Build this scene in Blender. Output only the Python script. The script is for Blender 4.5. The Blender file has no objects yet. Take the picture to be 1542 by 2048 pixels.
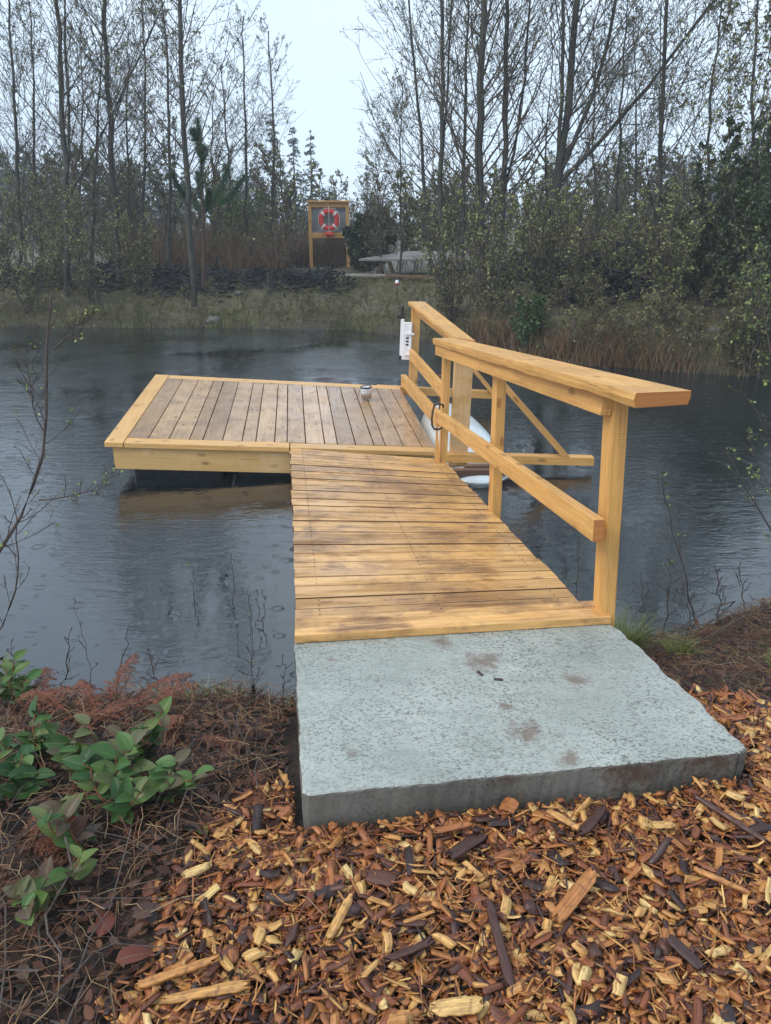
import bpy, math, random
import numpy as np
from mathutils import Vector, Matrix
R = math.radians
sc = bpy.context.scene
col = sc.collection
rng = np.random.default_rng(7)
random.seed(7)

# ------------------------------------------------------------------ camera
H = 1.95
cam_d = bpy.data.cameras.new("camera")
cam = bpy.data.objects.new("camera", cam_d)
col.objects.link(cam)
cam.location = (0, 0, H)
cam.rotation_euler = (R(90) - math.atan(564 / 1540), 0, 0)
cam_d.sensor_fit = 'HORIZONTAL'
cam_d.sensor_width = 36
cam_d.lens = 36 * 1540 / 1542
cam_d.clip_start = 0.05
cam_d.clip_end = 1000
sc.camera = cam

# ------------------------------------------------------------------ sky, sun, exposure
W = bpy.data.worlds.new("World")
sc.world = W
W.use_nodes = True
nt = W.node_tree
nt.nodes.clear()
wo = nt.nodes.new('ShaderNodeOutputWorld')
bg = nt.nodes.new('ShaderNodeBackground')
sky = nt.nodes.new('ShaderNodeTexSky')
sky.sky_type = 'NISHITA'
sky.sun_disc = False
sky.sun_elevation = R(48)
sky.sun_rotation = R(-120)
sky.air_density = 1.0
sky.dust_density = 4.0
mx = nt.nodes.new('ShaderNodeMix'); mx.data_type = 'RGBA'
mx.inputs[0].default_value = 0.86
tc = nt.nodes.new('ShaderNodeTexCoord')
nz = nt.nodes.new('ShaderNodeTexNoise')
nz.inputs['Scale'].default_value = 1.6
nz.inputs['Detail'].default_value = 4
cr = nt.nodes.new('ShaderNodeValToRGB')
cr.color_ramp.elements[0].position = 0.32
cr.color_ramp.elements[0].color = (5.5, 7.2, 9.4, 1)
cr.color_ramp.elements[1].position = 0.68
cr.color_ramp.elements[1].color = (7.7, 9.1, 10.4, 1)
nt.links.new(tc.outputs['Generated'], nz.inputs['Vector'])
nt.links.new(nz.outputs['Fac'], cr.inputs[0])
nt.links.new(sky.outputs[0], mx.inputs[6])
nt.links.new(cr.outputs[0], mx.inputs[7])
nt.links.new(mx.outputs[2], bg.inputs[0])
bg.inputs[1].default_value = 0.10
nt.links.new(bg.outputs[0], wo.inputs[0])

sun_d = bpy.data.lights.new("sun", 'SUN')
sun_d.energy = 1.5
sun_d.angle = R(30)
sun_d.color = (1.0, 0.93, 0.82)
sun = bpy.data.objects.new("sun", sun_d)
col.objects.link(sun)
sun.rotation_euler = (R(42), 0, R(-60))

sc.view_settings.view_transform = 'Standard'
sc.view_settings.look = 'None'
sc.view_settings.gamma = 1
sc.view_settings.exposure = 0.55
sc.cycles.max_bounces = 6
sc.cycles.transparent_max_bounces = 8

# ------------------------------------------------------------------ materials
class NT:
    def __init__(s, name, rough=0.6, spec=0.5):
        s.m = bpy.data.materials.new(name); s.m.use_nodes = True
        s.t = s.m.node_tree
        s.b = s.t.nodes['Principled BSDF']
        s.b.inputs['Roughness'].default_value = rough
        s.b.inputs['Specular IOR Level'].default_value = spec
    def n(s, kind, **kw):
        nd = s.t.nodes.new('ShaderNode' + kind)
        for k, v in kw.items():
            if k[0] == '_': nd.inputs[k[1:].replace('_', ' ')].default_value = v
            else: setattr(nd, k, v)
        return nd
    def l(s, a, b): s.t.links.new(a, b)
    def ramp(s, fac, stops, interp='LINEAR'):
        r = s.n('ValToRGB'); e = r.color_ramp; e.interpolation = interp
        while len(e.elements) < len(stops): e.elements.new(0.5)
        for k, (p, c) in enumerate(stops):
            e.elements[k].position = p
            e.elements[k].color = (*c, 1) if len(c) == 3 else c
        s.l(fac, r.inputs[0]); return r.outputs[0]
    def mapped(s, src, scale, rot=(0, 0, 0)):
        mp = s.n('Mapping'); mp.inputs['Scale'].default_value = scale
        mp.inputs['Rotation'].default_value = rot
        s.l(src, mp.inputs[0]); return mp.outputs[0]
    def noise(s, vec, scale, detail=4, rough=0.55, dist=0.0):
        q = s.n('TexNoise', _Scale=scale, _Detail=detail, _Roughness=rough, _Distortion=dist)
        if vec is not None: s.l(vec, q.inputs['Vector'])
        return q.outputs['Fac']
    def mix(s, fac, a, b, mode='MIX'):
        q = s.n('Mix', data_type='RGBA', blend_type=mode)
        for i, v in ((0, fac), (6, a), (7, b)):
            if isinstance(v, (int, float)): q.inputs[i].default_value = v
            elif isinstance(v, tuple): q.inputs[i].default_value = (*v, 1)
            else: s.l(v, q.inputs[i])
        return q.outputs[2]
    def math(s, op, a, b=0.0, clamp=False):
        q = s.n('Math', operation=op, use_clamp=clamp)
        for i, v in ((0, a), (1, b)):
            if isinstance(v, (int, float)): q.inputs[i].default_value = v
            else: s.l(v, q.inputs[i])
        return q.outputs[0]
    def bump(s, h, strength, dist=0.01):
        q = s.n('Bump', _Strength=strength, _Distance=dist)
        s.l(h, q.inputs['Height']); s.l(q.outputs[0], s.b.inputs['Normal'])
        return q
    def color(s, c):
        if isinstance(c, tuple): s.b.inputs['Base Color'].default_value = (*c, 1)
        else: s.l(c, s.b.inputs['Base Color'])
    def rough(s, r): s.l(r, s.b.inputs['Roughness'])

M = {}
def simple(name, c, rough=0.5, var=0.15, scale=20, bump=0.1, metal=0):
    q = NT(name, rough)
    g = q.n('TexCoord').outputs['Object']
    f = q.noise(g, scale, 4)
    lo = tuple(v * (1 - var) for v in c); hi = tuple(min(1, v * (1 + var)) for v in c)
    q.color(q.ramp(f, [(0.3, lo), (0.7, hi)]))
    q.b.inputs['Metallic'].default_value = metal
    if bump: q.bump(f, bump, 0.005)
    M[name] = q.m; return q

def wood(name, light, dark, stain=(0.2, 0.12, 0.06), stain_lo=0.52, stain_hi=0.75, saw=0.5, rough=(0.3, 0.6), tv=0.35, grain=1.0, stain_amt=0.8, stain_scale=1.7):
    """boards: UV.x runs along the board in metres, UV.y across it; 'tint' differs board by board"""
    q = NT(name, 0.45)
    uv = q.n('TexCoord').outputs['UV']
    at = q.n('Attribute', attribute_name='tint').outputs['Fac']
    gm = q.mapped(uv, (1.3, 38, 1))
    g1 = q.noise(gm, 1.6, 8, 0.75, 0.9)
    gm2 = q.mapped(uv, (4, 190, 1))
    g2 = q.noise(gm2, 1.0, 3, 0.6)
    base = q.ramp(g1, [(0.28, dark), (0.5, tuple((a + b) / 2 for a, b in zip(light, dark))), (0.72, light)])
    fine = q.ramp(g2, [(0.35, (1 - .28 * grain,) * 3), (0.65, (1.0, 1.0, 1.0))])
    c = q.mix(1.0, base, fine, 'MULTIPLY')
    tn = q.ramp(at, [(0, (1 - tv, 1 - tv * 1.05, 1 - tv * 1.1)), (0.5, (1, 1, 1)), (1, (1 + tv * .25, 1 + tv * .22, 1 + tv * .1))])
    c = q.mix(1.0, c, tn, 'MULTIPLY')
    # knots
    vm = q.mapped(uv, (3.6, 8.0, 1))
    v = q.n('TexVoronoi', voronoi_dimensions='2D', _Scale=1.0, _Randomness=1.0); q.l(vm, v.inputs['Vector'])
    kc = q.n('SeparateColor'); q.l(v.outputs['Color'], kc.inputs[0]); kon = q.ramp(kc.outputs[0], [(.66, (0, 0, 0)), (.68, (1, 1, 1))])
    kn = q.ramp(v.outputs['Distance'], [(0.0, (1, 1, 1)), (0.09, (.9, .9, .9)), (0.13, (0, 0, 0))])
    c = q.mix(q.math('MULTIPLY', q.math('MULTIPLY', kn, kon), 0.8), c, (0.19, 0.08, 0.03))
    halo = q.ramp(v.outputs['Distance'], [(0.08, (1, 1, 1)), (0.24, (0, 0, 0))])
    c = q.mix(q.math('MULTIPLY', q.math('MULTIPLY', halo, kon), 0.35), c, tuple(x * .75 for x in dark))
    # saw marks across the board
    sm = q.mapped(uv, (1, 0.06, 1))
    wv = q.n('TexWave', wave_type='BANDS', bands_direction='X', _Scale=52.0, _Distortion=1.2, _Detail=2.0)
    wv.inputs['Detail Scale'].default_value = 1.5
    q.l(sm, wv.inputs['Vector'])
    obj = q.n('TexCoord').outputs['Object']
    mask = q.ramp(q.noise(q.mapped(uv, (1.2, 9, 1)), 1.7, 3), [(0.5, (0, 0, 0)), (0.62, (1, 1, 1))])
    sw = q.math('MULTIPLY', wv.outputs['Fac'], mask)
    c = q.mix(q.math('MULTIPLY', sw, 0.42 * saw), c, tuple(v * 0.45 for v in dark))
    # wet and dirty patches
    st = q.noise(obj, stain_scale, 8, 0.68, 0.3)
    sf = q.ramp(st, [(stain_lo, (0, 0, 0)), (stain_hi, (1, 1, 1))])
    st2 = q.noise(q.mapped(uv, (3, 26, 1)), 1.5, 5, 0.7)
    sf2 = q.ramp(st2, [(0.38, (0.3, .3, .3)), (0.6, (1, 1, 1))])
    sfm = q.math('MULTIPLY', sf, sf2)
    c = q.mix(q.math('MULTIPLY', sfm, stain_amt), c, stain)
    sp = q.noise(obj, 38, 3, 0.6)
    spk = q.ramp(sp, [(0.70, (0, 0, 0)), (0.76, (1, 1, 1))])
    c = q.mix(q.math('MULTIPLY', spk, 0.6), c, tuple(v * 0.5 for v in stain))
    ck = q.noise(q.mapped(uv, (1.1, 75, 1)), 1.0, 2, .5)      # fine drying cracks along the grain
    c = q.mix(q.math('MULTIPLY', q.ramp(ck, [(.27, (1, 1, 1)), (.31, (0, 0, 0))]), .6), c, tuple(v * .3 for v in dark))
    q.color(c)
    q.rough(q.ramp(q.noise(obj, 3.0, 4), [(0.35, (rough[0],) * 3), (0.65, (rough[1],) * 3)]))
    h = q.math('ADD', q.math('MULTIPLY', g2, 0.6), q.math('MULTIPLY', sw, 0.9 * saw))
    q.bump(h, 0.35, 0.003)
    M[name] = q.m; return q

wood('rail_wood', (0.88, 0.51, 0.165), (0.66, 0.32, 0.085), stain=(0.36, 0.16, 0.055), stain_lo=.54, stain_hi=.78, saw=1.0, rough=(.3, .6), tv=.3)
wood('gangway_wood', (0.90, 0.54, 0.20), (0.68, 0.34, 0.105), stain=(0.13, 0.055, 0.03), stain_lo=.46, stain_hi=.60, saw=2.1, rough=(.12, .36), tv=.3, stain_amt=.85, stain_scale=2.6)
wood('dock_wood', (0.72, 0.48, 0.28), (0.47, 0.29, 0.155), stain=(0.20, 0.125, 0.08), stain_lo=.44, stain_hi=.62, saw=.3, rough=(.12, .32), tv=.32, stain_amt=.8, stain_scale=3.4)
wood('border_wood', (0.88, 0.53, 0.20), (0.66, 0.36, 0.12), stain=(0.3, 0.16, 0.07), stain_lo=.55, stain_hi=.8, saw=.3, rough=(.25, .5), tv=.2)
wood('fascia_wood', (0.74, 0.47, 0.185), (0.58, 0.34, 0.12), stain=(0.72, 0.48, 0.26), stain_lo=.5, stain_hi=.56, saw=.15, rough=(.35, .6), tv=.1, grain=.5)
wood('endgrain_wood', (0.62, 0.26, 0.075), (0.42, 0.15, 0.04), saw=.2, tv=.1)
wood('grey_wood', (0.50, 0.46, 0.42), (0.26, 0.23, 0.20), stain=(0.16, 0.13, 0.10), stain_lo=.45, stain_hi=.65, saw=0, rough=(.3, .6), tv=.4)
wood('brown_plank', (0.30, 0.14, 0.08), (0.18, 0.08, 0.05), saw=0, tv=.3)
wood('wet_timber', (0.24, 0.13, 0.08), (0.12, 0.06, 0.04), saw=.2, tv=.3)

def concrete(name, a, b, speck, dirt, spots=(), stc=(.155, .11, .085)):
    q = NT(name, 0.55)
    g = q.n('TexCoord').outputs['Object']
    n1 = q.noise(g, 2.2, 6, .6)
    c = q.ramp(n1, [(.3, a), (.7, b)])
    n2 = q.noise(q.mapped(g, (95, 150, 90), (0, 0, R(8))), 1.0, 3, .7)
    f2 = q.ramp(n2, [(.53, (0, 0, 0)), (.585, (1, 1, 1))])
    area = q.ramp(q.noise(g, 3.1, 4), [(.3, (.25, .25, .25)), (.62, (1, 1, 1))])
    f2 = q.math('MULTIPLY', f2, area)
    c = q.mix(q.math('MULTIPLY', f2, speck), c, tuple(v * .28 for v in a))
    n3 = q.noise(q.mapped(g, (3, 11, 4), (0, 0, R(8))), 1.6, 5, .6)
    c = q.mix(q.math('MULTIPLY', q.ramp(n3, [(.5, (0, 0, 0)), (.72, (1, 1, 1))]), .35), c, tuple(v * .55 for v in a))
    n4 = q.noise(g, 4.2, 6, .68, .4)
    c = q.mix(q.math('MULTIPLY', q.ramp(n4, [(.63, (0, 0, 0)), (.70, (1, 1, 1))]), dirt), c, (.13, .085, .055))
    for (sx_, sy_, sr) in spots:        # muddy footprints and damp patches
        vd = q.n('VectorMath', operation='DISTANCE'); q.l(g, vd.inputs[0]); vd.inputs[1].default_value = (sx_, sy_, .45)
        f = q.math('ADD', q.math('MULTIPLY', vd.outputs['Value'], 1 / sr), q.math('MULTIPLY', q.noise(g, 24, 6, .75), 1.5))
        c = q.mix(q.math('MULTIPLY', q.ramp(q.math('MULTIPLY', f, .5), [(.42, (1, 1, 1)), (.58, (0, 0, 0))]), .8), c, tuple(stc))
    q.color(c)
    n5 = q.noise(g, 160, 3, .6)
    q.rough(q.ramp(n3, [(.35, (.42,) * 3), (.7, (.7,) * 3)]))
    q.bump(q.math('ADD', q.math('MULTIPLY', f2, -.8), q.math('MULTIPLY', n5, .6)), .35, .003)
    M[name] = q.m
SPOTS = ((.36, 2.48, .20), (.22, 2.62, .11), (.45, 2.06, .17), (.55, 1.93, .12), (.68, 2.36, .14), (-.1, 1.95, .07), (.40, 2.2, .08), (-.2, 2.5, .05))
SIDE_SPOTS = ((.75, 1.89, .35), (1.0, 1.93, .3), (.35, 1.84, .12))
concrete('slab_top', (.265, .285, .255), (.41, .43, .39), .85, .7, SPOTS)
concrete('slab_side', (.10, .095, .08), (.22, .21, .185), .5, .9, SIDE_SPOTS, (.07, .038, .025))  # darker than the top: damp dirt, plus side shade put into the colour

def leafmat(name, cols, rough=.5, spec=.4, trans=0.0, scale=3.0):
    q = NT(name, rough, spec)
    at = q.n('Attribute', attribute_name='tint').outputs['Fac']
    n = len(cols)
    q.color(q.ramp(at, [(i / (n - 1), c) for i, c in enumerate(cols)]))
    M[name] = q.m; return q
leafmat('bud_leaf', [(.07, .065, .035), (.13, .125, .06), (.20, .20, .08), (.28, .30, .12)], .55)
leafmat('shrub_leaf', [(.07, .07, .035), (.14, .145, .055), (.22, .23, .08), (.33, .35, .13)], .5)
leafmat('bud_green', [(.08, .11, .035), (.14, .18, .05), (.22, .27, .08)], .5)
leafmat('fresh_leaf', [(.12, .17, .035), (.22, .30, .06), (.33, .42, .11)], .45)
leafmat('green_leaf', [(.03, .06, .02), (.055, .10, .03), (.09, .15, .05)], .5)
leafmat('evergreen_leaf', [(.015, .026, .014), (.038, .058, .028), (.08, .10, .04), (.11, .13, .05)], .45)
leafmat('conifer_needle', [(.012, .024, .018), (.022, .042, .028), (.04, .065, .04)], .6)
leafmat('pine_needle', [(.02, .06, .028), (.04, .11, .045), (.07, .15, .06)], .5)
leafmat('dry_grass', [(.06, .048, .024), (.125, .105, .048), (.22, .18, .085), (.135, .165, .05), (.10, .145, .04)], .6)
leafmat('rusty_cane', [(.07, .035, .022), (.16, .08, .045), (.25, .14, .07), (.18, .14, .085), (.05, .045, .03)], .6)
leafmat('green_grass', [(.09, .11, .03), (.20, .24, .07), (.36, .38, .14)], .5)
leafmat('litter_leaf', [(.012, .009, .008), (.028, .016, .011), (.06, .025, .015), (.13, .055, .028), (.07, .04, .035)], .5, .22)
leafmat('fern_red', [(.10, .035, .018), (.22, .075, .035), (.34, .13, .06)], .6)
leafmat('straw', [(.06, .025, .015), (.13, .05, .028), (.24, .13, .06), (.36, .26, .14)], .5)

def barkmat(name, a, b, moss=0.0, s=1.0):
    q = NT(name, .75, .3)
    g = q.n('TexCoord').outputs['Object']
    n = q.noise(q.mapped(g, (6 * s, 6 * s, 2 * s)), 1.5, 5, .65)
    c = q.ramp(n, [(.3, a), (.7, b)])
    if moss:
        m = q.ramp(q.noise(g, 3 * s, 4), [(.5, (0, 0, 0)), (.65, (1, 1, 1))])
        c = q.mix(q.math('MULTIPLY', m, moss), c, (.07, .09, .035))
    q.color(c); q.bump(n, .4, .01)
    M[name] = q.m
barkmat('alder_bark', (.022, .021, .019), (.078, .074, .064), .35)
barkmat('twig_bark', (.05, .040, .032), (.105, .085, .066), 0)
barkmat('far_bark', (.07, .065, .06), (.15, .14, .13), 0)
barkmat('brown_bark', (.05, .03, .022), (.11, .065, .045), 0)
barkmat('near_twig', (.05, .038, .033), (.125, .095, .082), 0, 6)
barkmat('charred', (.008, .008, .009), (.035, .033, .035), .15, 2)
barkmat('red_stem', (.16, .05, .03), (.28, .09, .05), 0, 6)
simple('white_plastic', (.78, .79, .82), .35, .05, 6, .05)
simple('black_plastic', (.02, .02, .022), .4, .2, 10, .05)
simple('white_hull', (.74, .80, .82), .22, .06, 4, .03)
simple('tin', (.62, .64, .66), .3, .2, 40, .1, .3)
simple('dark_rim', (.05, .05, .07), .4, .2, 40, .05)
simple('buoy_red', (.72, .045, .03), .4, .12, 20, .05)
simple('buoy_white', (.8, .8, .78), .45, .05, 20, .05)
simple('bag_red', (.75, .07, .03), .5, .2, 30, .2)
simple('rope_brown', (.06, .035, .02), .8, .3, 200, .4)
simple('rope_white', (.7, .7, .66), .8, .1, 200, .3)
simple('panel_grey', (.24, .26, .27), .6, .25, 9, .1)
simple('float_black', (.012, .013, .014), .18, .3, 6, .3)
simple('stone', (.10, .10, .09), .7, .35, 8, .4)

# salal leaf
q = NT('salal_leaf', .36, .22)
uv = q.n('TexCoord').outputs['UV']
at = q.n('Attribute', attribute_name='tint').outputs['Fac']
c = q.ramp(at, [(0, (.018, .055, .015)), (.35, (.045, .11, .025)), (.55, (.095, .14, .035)), (.72, (.10, .085, .045)), (.86, (.085, .045, .035)), (1, (.16, .03, .018))])
vm = q.mapped(uv, (1, 1, 1))
sx = q.n('SeparateXYZ'); q.l(uv, sx.inputs[0])
mid = q.math('ABSOLUTE', q.math('SUBTRACT', sx.outputs[1], .5))
vein = q.ramp(mid, [(0.0, (1, 1, 1)), (.035, (0, 0, 0))])
side = q.math('SINE', q.math('MULTIPLY', q.math('SUBTRACT', sx.outputs[0], q.math('MULTIPLY', mid, .55)), 52))
sv = q.ramp(side, [(.86, (0, 0, 0)), (.98, (1, 1, 1))])
vv = q.math('MAXIMUM', vein, q.math('MULTIPLY', sv, .35))
c2 = q.mix(q.math('MULTIPLY', vv, .45), c, (.22, .28, .12))
c2 = q.mix(q.math('MULTIPLY', q.ramp(q.noise(q.n('TexCoord').outputs['Object'], 60, 3), [(.62, (0, 0, 0)), (.7, (1, 1, 1))]), .5), c2, (.10, .05, .03))
q.color(c2); q.bump(vv, .25, .003)
M['salal_leaf'] = q.m
q2 = q

# wood chips: tint picks the colour, uv.x along the fibres
q = NT('chip', .42, .5)
at = q.n('Attribute', attribute_name='tint').outputs['Fac']
uv = q.n('TexCoord').outputs['UV']
c = q.ramp(at, [(0, (.04, .020, .019)), (.14, (.10, .038, .026)), (.32, (.27, .082, .03)), (.52, (.42, .155, .045)), (.70, (.56, .25, .072)), (.87, (.70, .40, .13)), (1, (.86, .62, .26))])
g = q.noise(q.mapped(uv, (12, 160, 1)), 1.0, 5, .7, .4)
c = q.mix(1, c, q.ramp(g, [(.33, (.42, .36, .3)), (.62, (1.08, 1.05, 1.0))]), 'MULTIPLY')
g3 = q.noise(q.n('TexCoord').outputs['Object'], 55, 4)
c = q.mix(q.math('MULTIPLY', q.ramp(g3, [(.55, (0, 0, 0)), (.72, (1, 1, 1))]), .6), c, (.07, .03, .02))
q.color(c); q.bump(g, .8, .003)
q.rough(q.ramp(g3, [(.3, (.25,) * 3), (.7, (.6,) * 3)]))
M['chip'] = q.m

# soil
q = NT('soil', .7, .4)
g = q.n('TexCoord').outputs['Object']
ns = q.noise(g, 9, 8, .7)
near = q.ramp(ns, [(.3, (.014, .008, .006)), (.5, (.036, .021, .014)), (.72, (.08, .046, .028))])
nf = q.noise(g, 2.2, 9, .75)
far = q.ramp(nf, [(.32, (.035, .026, .018)), (.46, (.09, .072, .042)), (.6, (.115, .11, .05)), (.75, (.16, .135, .085))])
sx = q.n('SeparateXYZ'); q.l(g, sx.inputs[0])
fy = q.ramp(q.math('MULTIPLY', sx.outputs[1], .1), [(.7, (0, 0, 0)), (.9, (1, 1, 1))])
mud = q.ramp(sx.outputs[2], [(.02, (1, 1, 1)), (.22, (0, 0, 0))])      # wet mud at the waterline
far = q.mix(q.math('MULTIPLY', mud, .85), far, (.028, .021, .014))
q.color(q.mix(fy, near, far)); q.bump(q.noise(g, 30, 6, .7), .9, .03)
q.rough(q.ramp(ns, [(.3, (.35,) * 3), (.7, (.8,) * 3)]))
M['soil'] = q.m

# pond water: small wind ripples and rings of raindrops
q = NT('water', .015, 1.0)
q.b.inputs['IOR'].default_value = 1.58
g = q.n('TexCoord').outputs['Object']
q.color(q.ramp(q.noise(g, .35, 4), [(.35, (.006, .009, .011)), (.65, (.013, .017, .021))]))
w1 = q.noise(q.mapped(g, (1.6, 3.6, 1)), 3.2, 4, .55, .6)
w2 = q.noise(q.mapped(g, (7, 13, 1)), 2.2, 3, .6, .5)
amp = q.ramp(q.noise(g, .55, 4), [(.38, (.10,) * 3), (.62, (.95,) * 3)])
sx = q.n('SeparateXYZ'); q.l(g, sx.inputs[0])
fy = q.ramp(q.math('MULTIPLY', sx.outputs[1], .1), [(.25, (.13,) * 3), (.6, (.32,) * 3), (1.0, (.62,) * 3)])
base = q.math('MULTIPLY', q.math('MULTIPLY', q.math('ADD', q.math('MULTIPLY', w1, 1.0), q.math('MULTIPLY', w2, .5)), amp), fy)
h = base
for k, (sc_, fr, am) in enumerate(((3.6, 130, .030), (5.6, 120, .024), (2.2, 160, .026))):
    off = q.n('Mapping'); off.inputs['Location'].default_value = (k * 7.3, k * 3.1, 0); q.l(g, off.inputs[0])
    v = q.n('TexVoronoi', voronoi_dimensions='2D', _Scale=sc_, _Randomness=1.0); q.l(off.outputs[0], v.inputs['Vector'])
    cs = q.n('SeparateColor'); q.l(v.outputs['Color'], cs.inputs[0])
    on = q.ramp(cs.outputs[0], [(.45, (0, 0, 0)), (.5, (1, 1, 1))])
    rad = q.math('MULTIPLY', cs.outputs[1], .17)
    dd = q.math('ABSOLUTE', q.math('SUBTRACT', v.outputs['Distance'], rad))
    env = q.ramp(dd, [(0, (1, 1, 1)), (.075, (0, 0, 0))])
    ring = q.math('MULTIPLY', q.math('SINE', q.math('MULTIPLY', v.outputs['Distance'], fr)), q.math('MULTIPLY', env, on))
    h = q.math('ADD', h, q.math('MULTIPLY', ring, am))
q.bump(h, 1.0, .020)
M['water'] = q.m

# ------------------------------------------------------------------ object helpers
def tag(o, label=None, cat=None, group=None, kind=None):
    for k, v in (('label', label), ('category', cat), ('group', group), ('kind', kind)):
        if v: o[k] = v
    return o
def empty(name, loc=(0, 0, 0), rz=0):
    o = bpy.data.objects.new(name, None); o.location = loc; o.rotation_euler = (0, 0, rz)
    o.empty_display_size = .1
    col.objects.link(o); return o
def link(name, me, mats, parent=None, smooth=False):
    o = bpy.data.objects.new(name, me)
    for m in (mats if isinstance(mats, (list, tuple)) else [mats]): me.materials.append(M[m])
    if smooth: me.polygons.foreach_set('use_smooth', np.ones(len(me.polygons), bool))
    col.objects.link(o)
    if parent: o.parent = parent
    return o
def npmesh(name, V, quads=None, tris=None, tint=None, uv=None):
    """vertices (n,3), quads (m,4), tris (k,3), tint per vertex, uv per loop"""
    me = bpy.data.meshes.new(name)
    V = np.asarray(V, np.float32)
    quads = np.zeros((0, 4), np.int32) if quads is None else np.asarray(quads, np.int32)
    tris = np.zeros((0, 3), np.int32) if tris is None else np.asarray(tris, np.int32)
    me.vertices.add(len(V)); me.vertices.foreach_set('co', V.ravel())
    nl = quads.size + tris.size; npoly = len(quads) + len(tris)
    me.loops.add(nl); me.loops.foreach_set('vertex_index', np.concatenate([quads.ravel(), tris.ravel()]).astype(np.int32))
    me.polygons.add(npoly)
    st = np.concatenate([np.arange(len(quads)) * 4, len(quads) * 4 + np.arange(len(tris)) * 3]).astype(np.int32)
    me.polygons.foreach_set('loop_start', st)
    me.update(calc_edges=True)
    if tint is not None:
        a = me.attributes.new('tint', 'FLOAT', 'POINT'); a.data.foreach_set('value', np.asarray(tint, np.float32))
    if uv is not None:
        u = me.uv_layers.new(name='UVMap'); u.data.foreach_set('uv', np.asarray(uv, np.float32).ravel())
    return me

class MB:
    """collects boxes, boards and prisms into one mesh with board uvs and tints"""
    def __init__(s): s.v = []; s.f = []; s.uv = []; s.t = []; s.mi = []
    def face(s, idx, uvs, mi=0): s.f.append(idx); s.uv.append(uvs); s.mi.append(mi)
    def hexa(s, P, tint=.5, mi=0, end_mi=None, uo=None, bev=0.0):
        """P: 8 corners: start ring 0-3 (a,b,c,d), end ring 4-7; length runs from ring to ring"""
        b = len(s.v); P = [Vector(p) for p in P]
        L = ((P[4] - P[0]).length + (P[6] - P[2]).length) / 2
        s.v += P; s.t += [tint] * 8
        u0, v0 = uo if uo else (random.uniform(0, 40), random.uniform(0, 40))
        dims = [(P[(k + 1) % 4] - P[k]).length for k in range(4)]
        vv = v0
        for k in range(4):
            k2 = (k + 1) % 4
            s.face([b + k, b + k2, b + 4 + k2, b + 4 + k], [(u0, vv), (u0, vv + dims[k]), (u0 + L, vv + dims[k]), (u0 + L, vv)], mi)
            vv += dims[k]
        em = mi if end_mi is None else end_mi
        s.face([b + 3, b + 2, b + 1, b], [(u0, v0), (u0 + dims[0] * .3, v0), (u0 + dims[0] * .3, v0 + dims[1]), (u0, v0 + dims[1])], em)
        s.face([b + 4, b + 5, b + 6, b + 7], [(u0, v0), (u0 + dims[0] * .3, v0), (u0 + dims[0] * .3, v0 + dims[1]), (u0, v0 + dims[1])], em)
    def beam(s, p0, p1, w, h, up=(0, 0, 1), tint=.5, end_mi=None, mi=0):
        """board from p0 to p1 (centre line), w across, h along up"""
        p0 = Vector(p0); p1 = Vector(p1); d = (p1 - p0).normalized(); up = Vector(up)
        sd = d.cross(up).normalized(); u = sd.cross(d).normalized()
        ring = lambda p: [p - sd * w / 2 - u * h / 2, p + sd * w / 2 - u * h / 2, p + sd * w / 2 + u * h / 2, p - sd * w / 2 + u * h / 2]
        s.hexa(ring(p0) + ring(p1), tint, mi, end_mi)
    def build(s, name, mats, parent=None, bevel=0.0):
        me = bpy.data.meshes.new(name)
        me.from_pydata([tuple(v) for v in s.v], [], s.f)
        u = me.uv_layers.new(name='UVMap')
        u.data.foreach_set('uv', np.array([c for f in s.uv for c in f], np.float32).ravel())
        a = me.attributes.new('tint', 'FLOAT', 'POINT'); a.data.foreach_set('value', np.array(s.t, np.float32))
        me.polygons.foreach_set('material_index', s.mi)
        o = link(name, me, mats, parent)
        if bevel:
            bv = o.modifiers.new('bevel', 'BEVEL'); bv.width = bevel; bv.segments = 2; bv.limit_method = 'ANGLE'
            bv.harden_normals = False
        return o

def tubes(P, Rr, sides=4):
    """P (n,k,3), Rr (n,k) -> verts, quads"""
    n, k, _ = P.shape
    T = np.gradient(P, axis=1)
    T /= np.linalg.norm(T, axis=2, keepdims=True) + 1e-9
    ref = np.array([.31, .23, .92]); 
    ref = np.where(np.abs(T @ ref)[..., None] > .95, np.array([.9, -.3, .1]), ref)
    A = np.cross(T, ref); A /= np.linalg.norm(A, axis=2, keepdims=True) + 1e-9
    B = np.cross(T, A)
    th = np.arange(sides) * 2 * np.pi / sides
    V = P[:, :, None, :] + Rr[:, :, None, None] * (np.cos(th)[None, None, :, None] * A[:, :, None, :] + np.sin(th)[None, None, :, None] * B[:, :, None, :])
    idx = np.arange(n * k * sides).reshape(n, k, sides)
    a = idx[:, :-1, :]; b = np.roll(a, -1, axis=2); d = idx[:, 1:, :]; c = np.roll(d, -1, axis=2)
    return V.reshape(-1, 3), np.stack([a, b, c, d], -1).reshape(-1, 4)
def join(parts):
    Vs, Qs, off = [], [], 0
    for V, Q in parts:
        Vs.append(V); Qs.append(Q + off); off += len(V)
    return np.concatenate(Vs), np.concatenate(Qs)
def along(P, idx, t):
    k = P.shape[1] - 1
    x = np.clip(t, 0, .999) * k; i = x.astype(int); f = (x - i)[:, None]
    a = P[idx, i]; b = P[idx, i + 1]
    T = b - a; T /= np.linalg.norm(T, axis=1, keepdims=True) + 1e-9
    return a * (1 - f) + b * f, T
def unit(v): return v / (np.linalg.norm(v, axis=-1, keepdims=True) + 1e-9)
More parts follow.
